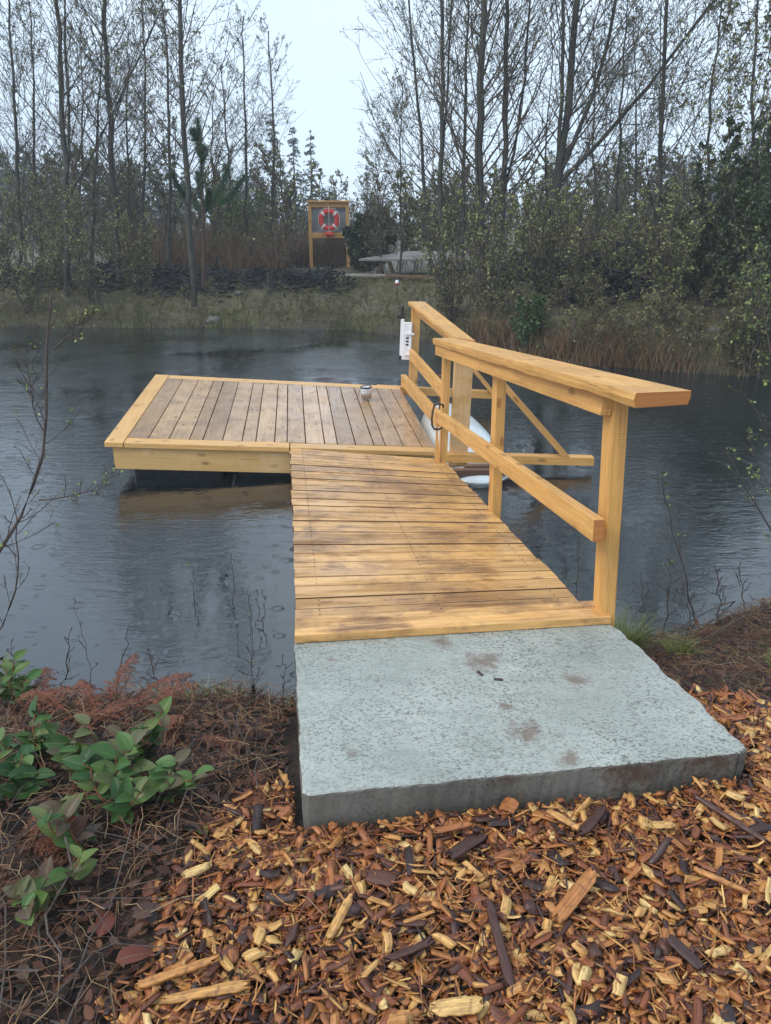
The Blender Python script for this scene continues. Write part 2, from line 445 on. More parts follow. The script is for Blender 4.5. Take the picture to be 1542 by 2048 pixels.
def sprout(P, Rr, idx, t, ang, length, k, up=.1, wig=.08, r0=.4, rmin=.002, rg=rng):
    """children of polylines P at index idx, parameter t"""
    pos, T = along(P, idx, t)
    n = len(idx)
    rv = rg.normal(size=(n, 3)); pr = unit(rv - (rv * T).sum(1, keepdims=True) * T)
    d = unit(np.cos(ang)[:, None] * T + np.sin(ang)[:, None] * pr)
    pts = [pos]; step = (length / k)[:, None]
    for j in range(k):
        pts.append(pts[-1] + d * step)
        d = unit(d + np.array([0, 0, up]) + rg.normal(size=(n, 3)) * wig)
    C = np.stack(pts, 1)
    kk = Rr.shape[1] - 1; x = np.clip(t, 0, .999) * kk; i = x.astype(int)
    rb = Rr[idx, i] * r0
    rad = np.maximum(rb[:, None] * np.linspace(1, .25, k + 1)[None], rmin)
    return C, rad
def leafquads(pos, size, rg=rng, flat=0.0, elong=1.7):
    n = len(pos)
    a = unit(rg.normal(size=(n, 3)) + np.array([0, 0, .3])); r = rg.normal(size=(n, 3)); r[:, 2] += flat
    b = unit(np.cross(a, r))
    s = (size * rg.uniform(.6, 1.3, n))[:, None]
    V = np.stack([pos, pos + a * s * .5 * elong + b * s * .5, pos + a * s * elong, pos + a * s * .5 * elong - b * s * .5], 1)
    return V.reshape(-1, 3), np.arange(4 * n).reshape(n, 4)
def stemlines(ctrl, k, rg, wob=.02):
    """a smooth noisy polyline through control points (m,3)"""
    ctrl = np.asarray(ctrl, float)
    seg = np.r_[0, np.cumsum(np.linalg.norm(np.diff(ctrl, axis=0), axis=1))]
    t = np.linspace(0, seg[-1], k)
    P = np.stack([np.interp(t, seg, ctrl[:, j]) for j in range(3)], 1)
    for _ in range(2): P[1:-1] = (P[:-2] + 2 * P[1:-1] + P[2:]) / 4
    w = rg.normal(size=(k, 3)) * wob; w[0] = 0
    return P + w
def tree_geo(stems, radii, seed, n1=46, t0=.18, ang=(38, 55), l1=.34, n2=6, n3=5, leaf=.028, leaves=.95, up1=.10, lmin=.5, tip=.25, k1=7, sides=7, rmin=.0035, fine=True):
    """stems: list of (k,3) polylines in local space. Returns trunk, twig and leaf geometry"""
    rg = np.random.default_rng(seed)
    P = np.stack(stems); n, k, _ = P.shape
    Rr = np.stack([np.linspace(r, r * tip, k) for r in radii])
    Ltot = np.linalg.norm(np.diff(P, axis=1), axis=2).sum(1)
    trunk = tubes(P, Rr, sides)
    idx = np.repeat(np.arange(n), n1)
    t = np.tile(np.linspace(t0, .985, n1), n) + rg.normal(size=n * n1) * .01
    t = np.clip(t, t0 * .8, .99)
    an = np.radians(rg.uniform(*ang, n * n1))
    ln = Ltot[idx] * l1 * (1 - t) ** .75 * rg.uniform(.55, 1.15, n * n1) + lmin * rg.uniform(.6, 1.3, n * n1)
    C1, R1 = sprout(P, Rr, idx, t, an, ln, k1, up1, .07, .25, rmin * 1.5, rg)
    tw = [tubes(C1, R1, 4)]
    m1 = len(C1)
    idx2 = np.repeat(np.arange(m1), n2); t2 = rg.uniform(.15, 1, m1 * n2)
    ln2 = ln[idx2] * .42 * rg.uniform(.4, 1.1, m1 * n2) * (1.15 - t2 * .6)
    C2, R2 = sprout(C1, R1, idx2, t2, np.radians(rg.uniform(25, 55, m1 * n2)), ln2, 4, .06, .1, .6, rmin, rg)
    tw.append(tubes(C2, R2, 3))
    last, lastR = C2, R2
    if fine:
        m2 = len(C2)
        idx3 = np.repeat(np.arange(m2), n3); t3 = rg.uniform(.15, 1, m2 * n3)
        ln3 = ln2[idx3] * .42 * rg.uniform(.4, 1.1, m2 * n3)
        C3, R3 = sprout(C2, R2, idx3, t3, np.radians(rg.uniform(25, 60, m2 * n3)), ln3, 2, .03, .1, .8, rmin * .8, rg)
        tw.append(tubes(C3, R3, 3))
        last = C3
    nl = int(len(last) * leaves)
    li = rg.integers(0, len(last), nl)
    lp, _ = along(last, li, rg.uniform(.2, 1, nl))
    LV, LQ = leafquads(lp, leaf, rg)
    LT = np.repeat(rg.uniform(0, 1, nl), 4)
    return trunk, join(tw), (LV, LQ, LT)
def put_tree(name, geo, loc, label, cat, group=None, bark='alder_bark', twig='twig_bark', leafm='bud_leaf', leafname='foliage'):
    t = empty(name, loc); tag(t, label, cat, group)
    tr, tw, lf = geo
    link('trunk', npmesh('trunk', *tr), bark, t, True)
    link('branches', npmesh('branches', *tw), twig, t)
    if len(lf[0]): link(leafname, npmesh('foliage', lf[0], lf[1], tint=lf[2]), leafm, t)
    return t

# pixel of the photograph + distance -> place, used to lay out the far bank
_T = math.atan(564 / 1540); _c, _s = math.cos(_T), math.sin(_T)
def at(px, py, Y):
    u = (1024 - py) / 1540; r = (px - 771) / 1540
    k = Y / (_c + u * _s)
    return np.array([r * k, Y, H + (u * _c - _s) * k])

# ------------------------------------------------------------------ ground and water
NX = [-60, -6, -3, -1.76, -1.37, -.4, .4, 1.27, 1.7, 2.1, 4, 8, 60]
NYs = [3.6, 3.3, 3.2, 3.02, 2.9, 2.88, 3.0, 3.40, 3.6, 3.8, 4.6, 5.4, 6]
FX = [-80, -8.2, -3.95, -.74, 1.17, 2.2, 3.24, 5.43, 10, 80]
FYs = [18, 16.75, 16.75, 16.3, 14.3, 12.9, 11.75, 10.85, 10, 9]
def vnoise(x, y, s, seed=0):
    r = 0
    for k, a in enumerate((1, .5, .25)):
        f = s * 2 ** k
        r = r + a * np.sin(x * f * 1.3 + seed + 1.7 * np.sin(y * f * .9 + k)) * np.cos(y * f * 1.1 + seed * 2 + 1.3 * np.sin(x * f * .7 + 2 * k))
    return r
def ground_z(x, y):
    x = np.asarray(x, float); y = np.asarray(y, float)
    wob = .05 * vnoise(x, y * 0, 3.1, 2) 
    dn = np.interp(x, NX, NYs) + wob - y
    df = y - np.interp(x, FX, FYs) - .18 * vnoise(x, y * 0, 1.3, 5)
    s = np.clip(dn / 1.35, 0, 1); zn = .33 * (s * (2 - s)) + .008 * vnoise(x, y, 9, 1) * np.clip(dn * 3, 0, 1)
    zf = .85 * (1 - np.exp(-np.clip(df, 0, None) / 2.2)) + np.clip(df, 0, 1) * (.07 * vnoise(x, y, 1.1, 3) + .035 * vnoise(x, y, 3.3, 4))
    far = np.clip((y - 45) / 60, 0, 1); zf = zf + far * 2
    bed = -np.minimum(.7, np.minimum(np.abs(dn), np.abs(df)) * .4)
    return np.where(dn > 0, zn, np.where(df > 0, zf, bed))
xs = np.unique(np.round(np.concatenate([np.arange(-100, -40, 12), np.arange(-40, -10, 1.5), np.arange(-10, -3, .3), np.arange(-3, 3, .06), np.arange(3, 10, .3), np.arange(10, 40, 1.5), np.arange(40, 101, 12)]), 3))
ys = np.unique(np.round(np.concatenate([np.arange(-24, 0, 6), np.arange(0, 4.6, .06), np.arange(4.6, 9.5, .6), np.arange(9.5, 24, .2), np.arange(24, 60, 2), np.arange(60, 121, 10)]), 3))
X, Y = np.meshgrid(xs, ys)
V = np.stack([X, Y, ground_z(X, Y)], -1).reshape(-1, 3)
ii = np.arange(len(xs) * len(ys)).reshape(len(ys), len(xs))
Q = np.stack([ii[:-1, :-1], ii[:-1, 1:], ii[1:, 1:], ii[1:, :-1]], -1).reshape(-1, 4)
tag(link('ground', npmesh('ground', V, Q), 'soil', None, True), kind='structure')
V = np.array([(-90, 2.4, 0), (90, 2.4, 0), (90, 20, 0), (-90, 20, 0)], float)
tag(link('water', npmesh('water', V, [[0, 1, 2, 3]]), 'water'), kind='structure')

# ------------------------------------------------------------------ concrete slab
def slab():
    cor = [(-.237, 1.769), (1.125, 1.965), (.922, 2.80), (-.358, 2.66)]
    rad = [.015, .05, .05, .015]
    pts = []
    for k in range(4):
        a = Vector(cor[k]); b = Vector(cor[(k + 1) % 4]); L = (b - a).length; n = int(L / .018)
        for j in range(n):
            s = j / n; p = a.lerp(b, s); nrm = Vector(((b - a).y, -(b - a).x)).normalized()
            dist = min(s, 1 - s) * L; r = rad[k] if s < .5 else rad[(k + 1) % 4]
            inn = 0
            if dist < r: inn = (r - math.sqrt(max(0, r * r - (r - dist) ** 2)))
            rough = [.0010, .0028, .0014, .0010][k]
            wob = rough * (math.sin(j * .9 + k) + math.sin(j * .37 + 2 * k) * 1.5) + random.uniform(-rough, rough)
            p = p - nrm * (inn - wob)
            pts.append(p)
    n = len(pts); cx = Vector((.36, 2.28))
    V = []; F = []; MI = []
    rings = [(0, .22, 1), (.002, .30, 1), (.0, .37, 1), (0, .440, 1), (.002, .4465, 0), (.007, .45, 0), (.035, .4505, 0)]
    for inn, z, mi in rings:
        for j, p in enumerate(pts):
            d = (cx - p); q = p + d.normalized() * (inn + (random.uniform(-.0015, .0015) if .25 < z < .4495 else 0))
            zz = z + (random.uniform(-.0016, .0016) if z > .43 else 0)
            if z > .43 and inn < .01:
                zz -= .003 * max(0, math.sin(j * .53) * math.sin(j * .171)) 
            V.append((q.x, q.y, zz))
    for r in range(len(rings) - 1):
        for j in range(n):
            j2 = (j + 1) % n
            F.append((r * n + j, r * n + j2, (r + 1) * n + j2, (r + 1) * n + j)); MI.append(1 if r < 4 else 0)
    F.append(tuple((len(rings) - 1) * n + j for j in range(n))); MI.append(0)
    me = bpy.data.meshes.new('slab'); me.from_pydata(V, [], F); me.polygons.foreach_set('material_index', MI)
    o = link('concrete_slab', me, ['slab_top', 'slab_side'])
    tag(o, 'thick grey green concrete slab lying on the wood chips at the foot of the gangway', 'slab')
slab()

# ------------------------------------------------------------------ gangway with its railing
def bil(A, B, C, D, u, v):
    """A near-left B near-right C far-right D far-left"""
    A, B, C, D = map(Vector, (A, B, C, D))
    return (A.lerp(B, u)).lerp(D.lerp(C, u), v)
gw = empty('gangway', (.2, 4.4, 0))
tag(gw, 'sloping plank gangway with a cedar handrail on its right side, from slab to floating dock', 'gangway')
gw_inv = Vector((.2, 4.4, 0))
def shift(mb, off):
    mb.v = [v - off for v in mb.v]; return mb
NL, NR, FR_, FL_ = (-.356, 2.745, .452), (.850, 2.885, .452), (.452, 5.95, .225), (-.783, 6.13, .268)
edges = [0]
while edges[-1] < 3.44:
    edges.append(edges[-1] + random.choice([.075, .09, .10, .115, .115, .13, .14]))
edges = [e / edges[-1] for e in edges]
mb = MB()
for k in range(len(edges) - 1):
    g = .0030 / 3.45
    v0, v1 = edges[k] + g, edges[k + 1] - g
    dz = random.uniform(-.003, .003)
    e0 = random.uniform(-.006, .004); e1 = random.uniform(-.004, .006)
    top = [bil(NL, NR, FR_, FL_, u, v) + Vector((0, 0, dz)) for u, v in ((e0, v0), (e0, v1), (1 + e1, v1), (1 + e1, v0))]
    lo = [p - Vector((0, 0, .036)) for p in top]
    # length runs left to right: start ring (near-low, far-low, far-top, near-top)
    mb.hexa([lo[0], lo[1], top[1], top[0], lo[3], lo[2], top[2], top[3]], random.random())
for k_ in range(len(mb.mi)):
    if k_ % 6 in (1, 3): mb.mi[k_] = 1      # sawn edges: damp wood, with the shade of the joints put into the colour
shift(mb, gw_inv).build('decking', ['gangway_wood', 'wet_timber'], gw, 0)
mb = MB()
a, b, c, d = Vector((-.350, 2.612, .488)), Vector((.912, 2.768, .488)), Vector((.878, 2.912, .490)), Vector((-.362, 2.748, .490))
t = Vector((0, 0, .036))
mb.hexa([a - t, d - t, d, a, b - t, c - t, c, b], .75)
shift(mb, gw_inv).build('threshold_board', ['gangway_wood'], gw, .004)
mb = MB()
for u in (.08, .5, .94):
    p0 = bil(NL, NR, FR_, FL_, u, .10) - Vector((0, 0, .11)); p1 = bil(NL, NR, FR_, FL_, u, .985) - Vector((0, 0, .11))
    mb.beam(p0, p1, .04, .14)
shift(mb, gw_inv).build('joist', ['wet_timber'], gw)
rd = Vector((-.135, .99, 0)).normalized(); rs = Vector((.99, .135, 0)).normalized()
def post(p0, p1, sx_, sy_, name, parent, off, mat='rail_wood', tint=.5, d=rd, s=rs, cut=0):
    p0 = Vector(p0); p1 = Vector(p1); mb = MB()
    ring = lambda p: [p - s * sx_ / 2 - d * sy_ / 2, p + s * sx_ / 2 - d * sy_ / 2, p + s * sx_ / 2 + d * sy_ / 2, p - s * sx_ / 2 + d * sy_ / 2]
    mb.hexa(ring(p0) + ring(p1), tint, 0)
    return shift(mb, off).build(name, [mat, 'endgrain_wood'], parent, .003)
post((.906, 2.835, .30), (.858, 2.835, 1.385), .056, .098, 'post', gw, gw_inv, tint=.75)
post((.668, 4.42, .15), (.655, 4.42, 1.178), .056, .095, 'post', gw, gw_inv, tint=.55)
post((.452, 5.87, .10), (.462, 5.87, 1.075), .05, .095, 'post', gw, gw_inv, tint=.5)
# header board under the cap, its left face flush with the posts
mb = MB(); mb.hexa([Vector(p) for p in [(.795, 2.80, 1.305), (.835, 2.80, 1.305), (.845, 2.80, 1.402), (.805, 2.80, 1.402), (.372, 5.82, 1.072), (.412, 5.82, 1.072), (.418, 5.82, 1.148), (.372, 5.82, 1.148)]], .7)
shift(mb, gw_inv).build('header_board', ['rail_wood'], gw, .002)
# cap rail: a waney-edged plank
def cap(parent, off, i0, o0, i1, o1, th, name, wane0=.0, n=34, tint=.6, seed=1):
    rg = np.random.default_rng(seed); mb = MB()
    i0, o0, i1, o1 = map(Vector, (i0, o0, i1, o1)); rings = []
    for k in range(n + 1):
        v = k / n; a = i0.lerp(i1, v); b = o0.lerp(o1, v); s = (b - a).normalized()
        wi = .0016 * math.sin(v * 17 + seed) + rg.uniform(-.0016, .0016); low = .0025 * math.sin(v * 21 + seed * 2) + rg.uniform(-.003, .003)
        w = wane0 * max(0, 1 - abs(v - .0) * 9)
        rings.append([a + s * (wi), b + s * wi * .5, b + s * wi * .5 - Vector((0, 0, th * .55)), b - s * .006 - Vector((0, 0, th)), a + s * (.004 + low * .3) - Vector((0, 0, th + low)), a + s * (-.002 - w * .2) - Vector((0, 0, th * .5))])
    bb = len(mb.v)
    for r in rings: mb.v += r; mb.t += [tint] * 6
    L = (i1 - i0).length
    for k in range(n):
        vv = 3.0
        for j in range(6):
            j2 = (j + 1) % 6; w = (rings[k][j2] - rings[k][j]).length
            mb.face([bb + k * 6 + j, bb + (k + 1) * 6 + j, bb + (k + 1) * 6 + j2, bb + k * 6 + j2], [(k * L / n, vv), ((k + 1) * L / n, vv), ((k + 1) * L / n, vv + w), (k * L / n, vv + w)]); vv += w
    mb.face([bb + j for j in range(6)], [(0, 0), (.02, 0), (.02, .02), (.01, .03), (0, .03), (0, .01)], 1)
    mb.face([bb + n * 6 + j for j in range(5, -1, -1)], [(0, 0), (.02, 0), (.02, .02), (.01, .03), (0, .03), (0, .01)], 1)
    return shift(mb, off).build(name, ['rail_wood', 'endgrain_wood'], parent, .0015)
cap(gw, gw_inv, (.800, 2.44, 1.462), (.990, 2.475, 1.462), (.355, 5.86, 1.190), (.520, 5.88, 1.190), .046, 'cap_rail', .02, tint=.62)
mb = MB(); mb.beam((.803, 2.70, .886), (.400, 5.86, .604), .044, .088, tint=.7, end_mi=1)
shift(mb, gw_inv).build('mid_rail', ['rail_wood', 'endgrain_wood'], gw, .003)
mb = MB(); mb.hexa([Vector(p) for p in [(.385, 5.80, .22), (.425, 5.80, .22), (.425, 5.84, .22), (.385, 5.84, .22), (.392, 5.80, .545), (.402, 5.80, .545), (.402, 5.84, .545), (.392, 5.84, .545)]], .4)
shift(mb, gw_inv).build('wedge', ['rail_wood'], gw)

# ------------------------------------------------------------------ floating dock
dk = empty('floating_dock', (-1, 7.3, 0)); off = Vector((-1, 7.3, 0))
tag(dk, 'floating plank dock on the pond, with railing and outrigger beams on its right', 'dock')
A, B, C, D = (-2.255, 6.0, .347), (.436, 6.19, .215), (.150, 8.58, .305), (-2.53, 8.50, .452)
def dp(u, v, z=0): return bil(A, B, C, D, u, v) + Vector((0, 0, z))
def board(mb, u0, u1, v0, v1, th, alongv=True, dz=0, tint=.5):
    P = [dp(u0, v0, dz), dp(u1, v0, dz), dp(u1, v1, dz), dp(u0, v1, dz)]; t = Vector((0, 0, th))
    if alongv: mb.hexa([P[0] - t, P[1] - t, P[1], P[0], P[3] - t, P[2] - t, P[2], P[3]], tint)
    else: mb.hexa([P[0] - t, P[3] - t, P[3], P[0], P[1] - t, P[2] - t, P[2], P[1]], tint)
W_ = 2.69; D_ = 2.48
xb = [140, 228, 313, 397, 453, 535, 617, 675, 755, 808, 887, 968, 1023, 1101, 1180, 1230, 1308, 1388, 1442]
ub = [(x - 66) / (1444 - 66) for x in xb]; ub[-1] = 1.0
mb = MB()
for k in range(len(ub) - 1):
    board(mb, ub[k] + .0015, ub[k + 1] - .0015, .062, .942, .036, True, random.uniform(-.002, .002), random.random())
shift(mb, off).build('decking', ['dock_wood'], dk, .0025)
mb = MB()
board(mb, -.002, ub[0] - .001, 0, 1.0, .04, True, .003, .6)
board(mb, ub[0] + .001, .545, .002, .058, .042, False, .001, .5)
board(mb, .548, .998, .004, .058, .036, False, -.003, .25)
board(mb, ub[0] + .001, 1.0, .945, 1.0, .04, False, .001, .8)
shift(mb, off).build('border_board', ['border_wood'], dk, .003)
def skirt(u0, v0, u1, v1, hgt, name, mat='fascia_wood', th=.04, tint=.5):
    mb = MB(); p0, p1 = dp(u0, v0), dp(u1, v1); dn = Vector((0, 0, hgt)); tp = Vector((0, 0, .044))
    d = (p1 - p0).normalized(); s = Vector((-d.y, d.x, 0)) * th
    mb.hexa([p0 - tp - dn, p0 - tp - dn + s, p0 - tp + s, p0 - tp, p1 - tp - dn, p1 - tp - dn + s, p1 - tp + s, p1 - tp], tint)
    return shift(mb, off).build(name, [mat], dk, .002)
skirt(.018, .012, .985, .012, .185, 'fascia_board')
skirt(.016, .985, .016, .030, .185, 'fascia_board', 'border_wood')
skirt(.985, .03, .985, .985, .185, 'fascia_board', 'border_wood')
skirt(.985, .988, .018, .988, .185, 'fascia_board', 'border_wood')
# black plastic floats under the frame
for (u0, u1) in ((.06, .34), (.38, .64), (.68, .94)):
    mb = MB()
    zt, zb = -.16, -.52
    P = [dp(u0, .06, zt), dp(u1, .06, zt), dp(u1, .93, zt), dp(u0, .93, zt)]
    Qq = [Vector((p.x, p.y, -.12)) for p in P]
    mb.hexa([Qq[0], Qq[1], P[1], P[0], Qq[3], Qq[2], P[2], P[3]])
    shift(mb, off).build('float', ['float_black'], dk, .04)
# railing on the dock's right side, posts on the outrigger beams
post((.30, 8.55, .20), (.33, 8.55, 1.185), .085, .10, 'post', dk, off, tint=.5)
post((.622, 6.36, .05), (.645, 6.36, 1.075), .155, .045, 'plank_post', dk, off, tint=.25, mat='fascia_wood')
cap(dk, off, (.245, 8.62, 1.222), (.425, 8.62, 1.222), (.535, 6.16, 1.160), (.705, 6.12, 1.134), .04, 'cap_rail', n=24, tint=.6, seed=4)
mb = MB(); mb.beam((.330, 8.5, 1.145), (.600, 6.40, 1.085), .04, .085, tint=.4)
shift(mb, off).build('header_board', ['rail_wood'], dk, .002)
mb = MB(); mb.beam((.268, 8.52, .685), (.500, 6.3, .675), .04, .115, tint=.5)
shift(mb, off).build('mid_rail', ['rail_wood', 'endgrain_wood'], dk, .003)
mb = MB(); mb.beam((.200, 8.62, .375), (.435, 6.12, .50), .055, .115, tint=.4)
shift(mb, off).build('low_rail', ['rail_wood', 'endgrain_wood'], dk, .003)
mb = MB(); mb.beam((-.10, 8.66, .262), (1.22, 8.72, .185), .09, .085, tint=.5, end_mi=0)
shift(mb, off).build('outrigger_beam', ['rail_wood', 'endgrain_wood'], dk, .002)
mb = MB(); mb.beam((.42, 6.33, .135), (1.775, 6.35, .095), .095, .072, tint=.5, end_mi=0)
shift(mb, off).build('outrigger_beam', ['rail_wood', 'endgrain_wood'], dk, .002)
mb = MB(); mb.beam((.715, 6.34, 1.03), (1.545, 6.34, .128), .05, .085, up=(0, 1, 0), tint=.35)
shift(mb, off).build('brace', ['rail_wood'], dk, .002)
mb = MB(); mb.beam((.40, 8.66, 1.15), (1.215, 8.68, .22), .045, .085, up=(0, 1, 0), tint=.5)
shift(mb, off).build('brace', ['rail_wood'], dk, .002)
mb = MB(); mb.beam((.56, 6.10, .068), (1.02, 6.12, .066), .07, .05, tint=.5); mb.beam((.66, 6.19, .07), (1.12, 6.22, .07), .06, .06, tint=.3)
shift(mb, off).build('cross_timber', ['wet_timber'], dk, .003)
post((.548, 7.3, .1), (.532, 7.3, .66), .05, .06, 'short_post', dk, off, 'wet_timber')

# upturned white hull under the outrigger
def hull():
    n, m = 28, 14
    V = []
    p0 = Vector((.80, 6.0, 0)); p1 = Vector((.60, 8.5, 0))
    d = (p1 - p0); dn = d.normalized(); s = Vector((dn.y, -dn.x, 0))
    for k in range(n + 1):
        v = (1 - math.cos(math.pi * k / n)) / 2
        w = .33
        if v < .16: w *= math.sqrt(max(0.0004, 1 - ((.16 - v) / .16) ** 2))
        if v > .5: w *= math.sqrt(max(0.0004, 1 - ((v - .5) / .5) ** 2.2))
        hgt = (.05 + .15 * min(1, max(0, (v - .14) / .3))) * min(1, w / .2); c = p0 + d * v
        for j in range(m + 1):
            th = math.pi * j / m
            V.append(c + s * (-math.cos(th)) * w + Vector((0, 0, -.05 + (hgt + .05) * max(0, math.sin(th)) ** .6)))
    F = [(k * (m + 1) + j, k * (m + 1) + j + 1, (k + 1) * (m + 1) + j + 1, (k + 1) * (m + 1) + j) for k in range(n) for j in range(m)]
    me = bpy.data.meshes.new('hull'); o0 = Vector((.6, 7.3, 0))
    me.from_pydata([tuple(v - o0) for v in V], [], F)
    o = link('upturned_hull', me, 'white_hull', None, True); o.location = o0
    tag(o, 'white upturned boat hull floating under the railing beside the dock', 'boat')
hull()

def screws(pts, parent, off, name='screw_heads'):
    V = []; F = []
    for p in pts:
        b = len(V); p = Vector(p) - off
        for z in (-.002, .0008):
            for j in range(8): V.append((p.x + .0026 * math.cos(j * math.pi / 4), p.y + .0026 * math.sin(j * math.pi / 4), p.z + z))
        F.append([b + 8 + j for j in range(8)]); F += [[b + j, b + (j + 1) % 8, b + 8 + (j + 1) % 8, b + 8 + j] for j in range(8)]
    me = bpy.data.meshes.new(name); me.from_pydata(V, [], F)
    o = link(name, me, 'dark_rim', parent); o['kind'] = 'stuff'
screws([bil(NL, NR, FR_, FL_, u, edges[k] + (edges[k + 1] - edges[k]) * q_) + Vector((0, 0, .003)) for k in range(len(edges) - 1) for u in (.08, .5, .93) for q_ in (.25, .75)], gw, gw_inv)
screws([dp(ub[k] + (ub[k + 1] - ub[k]) * q_, v, .002) for k in range(len(ub) - 1) for v in (.085, .5, .92) for q_ in (.22, .78)], dk, off)

# ------------------------------------------------------------------ small things on the dock
def lathe(name, prof, mat, parent=None, n=24, smooth=True):
    V = []; F = []
    for r, z in prof:
        for j in range(n):
            a = 2 * math.pi * j / n; V.append((r * math.cos(a), r * math.sin(a), z))
    for k in range(len(prof) - 1):
        for j in range(n):
            F.append((k * n + j, k * n + (j + 1) % n, (k + 1) * n + (j + 1) % n, (k + 1) * n + j))
    me = bpy.data.meshes.new(name); me.from_pydata(V, [], F)
    return link(name, me, mat, parent, smooth)
def tube_obj(name, pts, r, mat, parent=None, sides=8, closed=False):
    P = np.array(pts, float)[None]
    Rr = np.full(P.shape[:2], r) if np.isscalar(r) else np.array(r, float)[None]
    return link(name, npmesh(name, *tubes(P, Rr, sides)), mat, parent, True)
def ring_pts(c, rx, rz, n=40, ax='y'):
    out = []
    for j in range(n + 1):
        a = 2 * math.pi * j / n
        out.append((c[0] + rx * math.cos(a), c[1], c[2] + rz * math.sin(a)) if ax == 'y' else (c[0] + rx * math.cos(a), c[1] + rz * math.sin(a), c[2]))
    return out
tin = empty('tin_can', (-.195, 7.85, .322)); tin.rotation_euler = (R(2), R(-3), 0)
tag(tin, 'small open white and silver tin can standing near the far right corner of the dock', 'can')
lathe('can_body', [(0, .003), (.052, .003), (.054, .0), (.054, .118), (.050, .118), (.050, .012), (0, .012)], 'tin', tin)
lathe('can_rim', [(.055, .108), (.061, .112), (.061, .122), (.055, .126), (.050, .120)], 'dark_rim', tin)
lathe('paper_band', [(.0552, .085), (.0556, .085), (.0556, .105), (.0552, .105)], 'white_plastic', tin)
tube_obj('wire_handle', [(-.055, 0, .10), (-.075, -.01, .07), (-.08, -.03, .02), (-.10, -.035, .006), (-.13, -.03, .006)], .003, 'dark_rim', tin)

# holder strapped on the far railing post
hd = empty('equipment_holder', (.225, 8.47, .62)); hd.rotation_euler = (0, R(2), 0)
tag(hd, 'white ribbed plastic holder with black knob strapped to the far railing post', 'holder')
mb = MB()
mb.beam((0, 0, 0), (0, 0, .40), .10, .05, up=(0, 1, 0)); mb.beam((-.055, .01, .04), (-.055, .01, .43), .04, .04, up=(0, 1, 0))
mb.beam((.035, -.01, .02), (.035, -.01, .37), .03, .05, up=(0, 1, 0))
mb.build('holder_body', ['white_plastic'], hd, .008)
for z in (.06, .28): 
    mb = MB(); mb.beam((-.02, -.035, z), (.075, -.035, z), .02, .022, up=(0, 1, 0)); mb.build('clamp', ['white_plastic'], hd, .003)
mb = MB()
for z in (.165, .20, .235): mb.beam((-.012, -.027, z), (.018, -.027, z), .004, .016, up=(0, 0, 1))
mb.build('dark_lettering', ['black_plastic'], hd)
tube_obj('black_rod', [(-.07, .05, -.01), (-.07, .05, .46), (-.055, .05, .56)], .014, 'black_plastic', hd)
tube_obj('knob', [(-.12, .02, .455), (-.10, .02, .455), (-.06, .03, .45), (-.02, .03, .45)], [.02, .022, .014, .012], 'black_plastic', hd)
# rope loop tying the two railings
lp = [(.425 + .075 * math.cos(a), 5.70 + .05 * math.cos(a) + .0, .598 + .085 * math.sin(a)) for a in np.linspace(0, 2 * math.pi, 33)]
lp = [(.372, 5.78, .70), (.36, 5.76, .66), (.352, 5.75, .60), (.356, 5.75, .55), (.375, 5.77, .515), (.41, 5.80, .505), (.44, 5.83, .51), (.45, 5.84, .56), (.45, 5.84, .64), (.44, 5.82, .69), (.41, 5.80, .706), (.372, 5.78, .70)]
tag(tube_obj('rope_loop', lp, .008, 'rope_brown'), 'dark rope loop tied around the far end of the middle handrail', 'rope')

# ------------------------------------------------------------------ lifebuoy stand
SY = 25.0
gz = float(ground_z(-1.7, SY))
st = empty('lifebuoy_stand', (-1.72, SY, gz)); so = Vector((-1.72, SY, gz))
tag(st, 'tall pale timber frame with a grey panel holding a lifebuoy on the far bank', 'stand')
def sb(name, p0, p1, w, h, up=(0, 1, 0), mat='rail_wood', tint=.5):
    mb = MB(); mb.beam(p0, p1, w, h, up, tint); return shift(mb, so).build(name, [mat], st, .004)
xl, xr = -2.29, -1.15
sb('post', (xl, SY, gz - .3), (xl, SY, 2.73), .10, .10)
sb('post', (xr, SY, gz - .3), (xr, SY, 2.73), .10, .10)
sb('top_board', (xl - .09, SY - .02, 2.755), (xr + .09, SY - .02, 2.755), .05, .2, (0, 1, 0))
sb('header_board', (xl + .052, SY - .02, 2.66), (xr - .052, SY - .02, 2.66), .045, .135, (0, 0, 1))
sb('shelf_board', (xl + .052, SY - .02, 1.80), (xr - .052, SY - .02, 1.80), .045, .16, (0, 0, 1))
sb('panel', (xl + .04, SY + .05, 2.235), (xr - .04, SY + .05, 2.235), .02, .78, (0, 0, 1), 'panel_grey')
lb = empty('lifebuoy', (-1.71, SY - .075, 2.235))
tag(lb, 'red lifebuoy with four white bands and white grab rope hanging on the grey panel', 'lifebuoy')
def torus(name, r0, r1, a0, a1, mat, n=48, m=12, sq=.55):
    V = []; F = []
    for k in range(n + 1):
        a = a0 + (a1 - a0) * k / n
        for j in range(m):
            b = 2 * math.pi * j / m; rr = r0 + r1 * math.cos(b)
            V.append((rr * math.cos(a), r1 * sq * math.sin(b), rr * math.sin(a)))
    for k in range(n):
        for j in range(m): F.append((k * m + j, k * m + (j + 1) % m, (k + 1) * m + (j + 1) % m, (k + 1) * m + j))
    me = bpy.data.meshes.new(name); me.from_pydata(V, [], F)
    return link(name, me, mat, lb, True)
torus('ring', .245, .078, 0, 2 * math.pi, 'buoy_red')
for k in range(4):
    a = R(45 + 90 * k); torus('white_band', .245, .083, a - R(7.5), a + R(7.5), 'buoy_white', 8)
tube_obj('grab_rope', [((.34 + .018 * math.cos(4 * a + math.pi)) * math.cos(a), -.03, (.34 + .018 * math.cos(4 * a + math.pi)) * math.sin(a)) for a in np.linspace(0, 2 * math.pi, 49)], .009, 'rope_white', lb, 6)
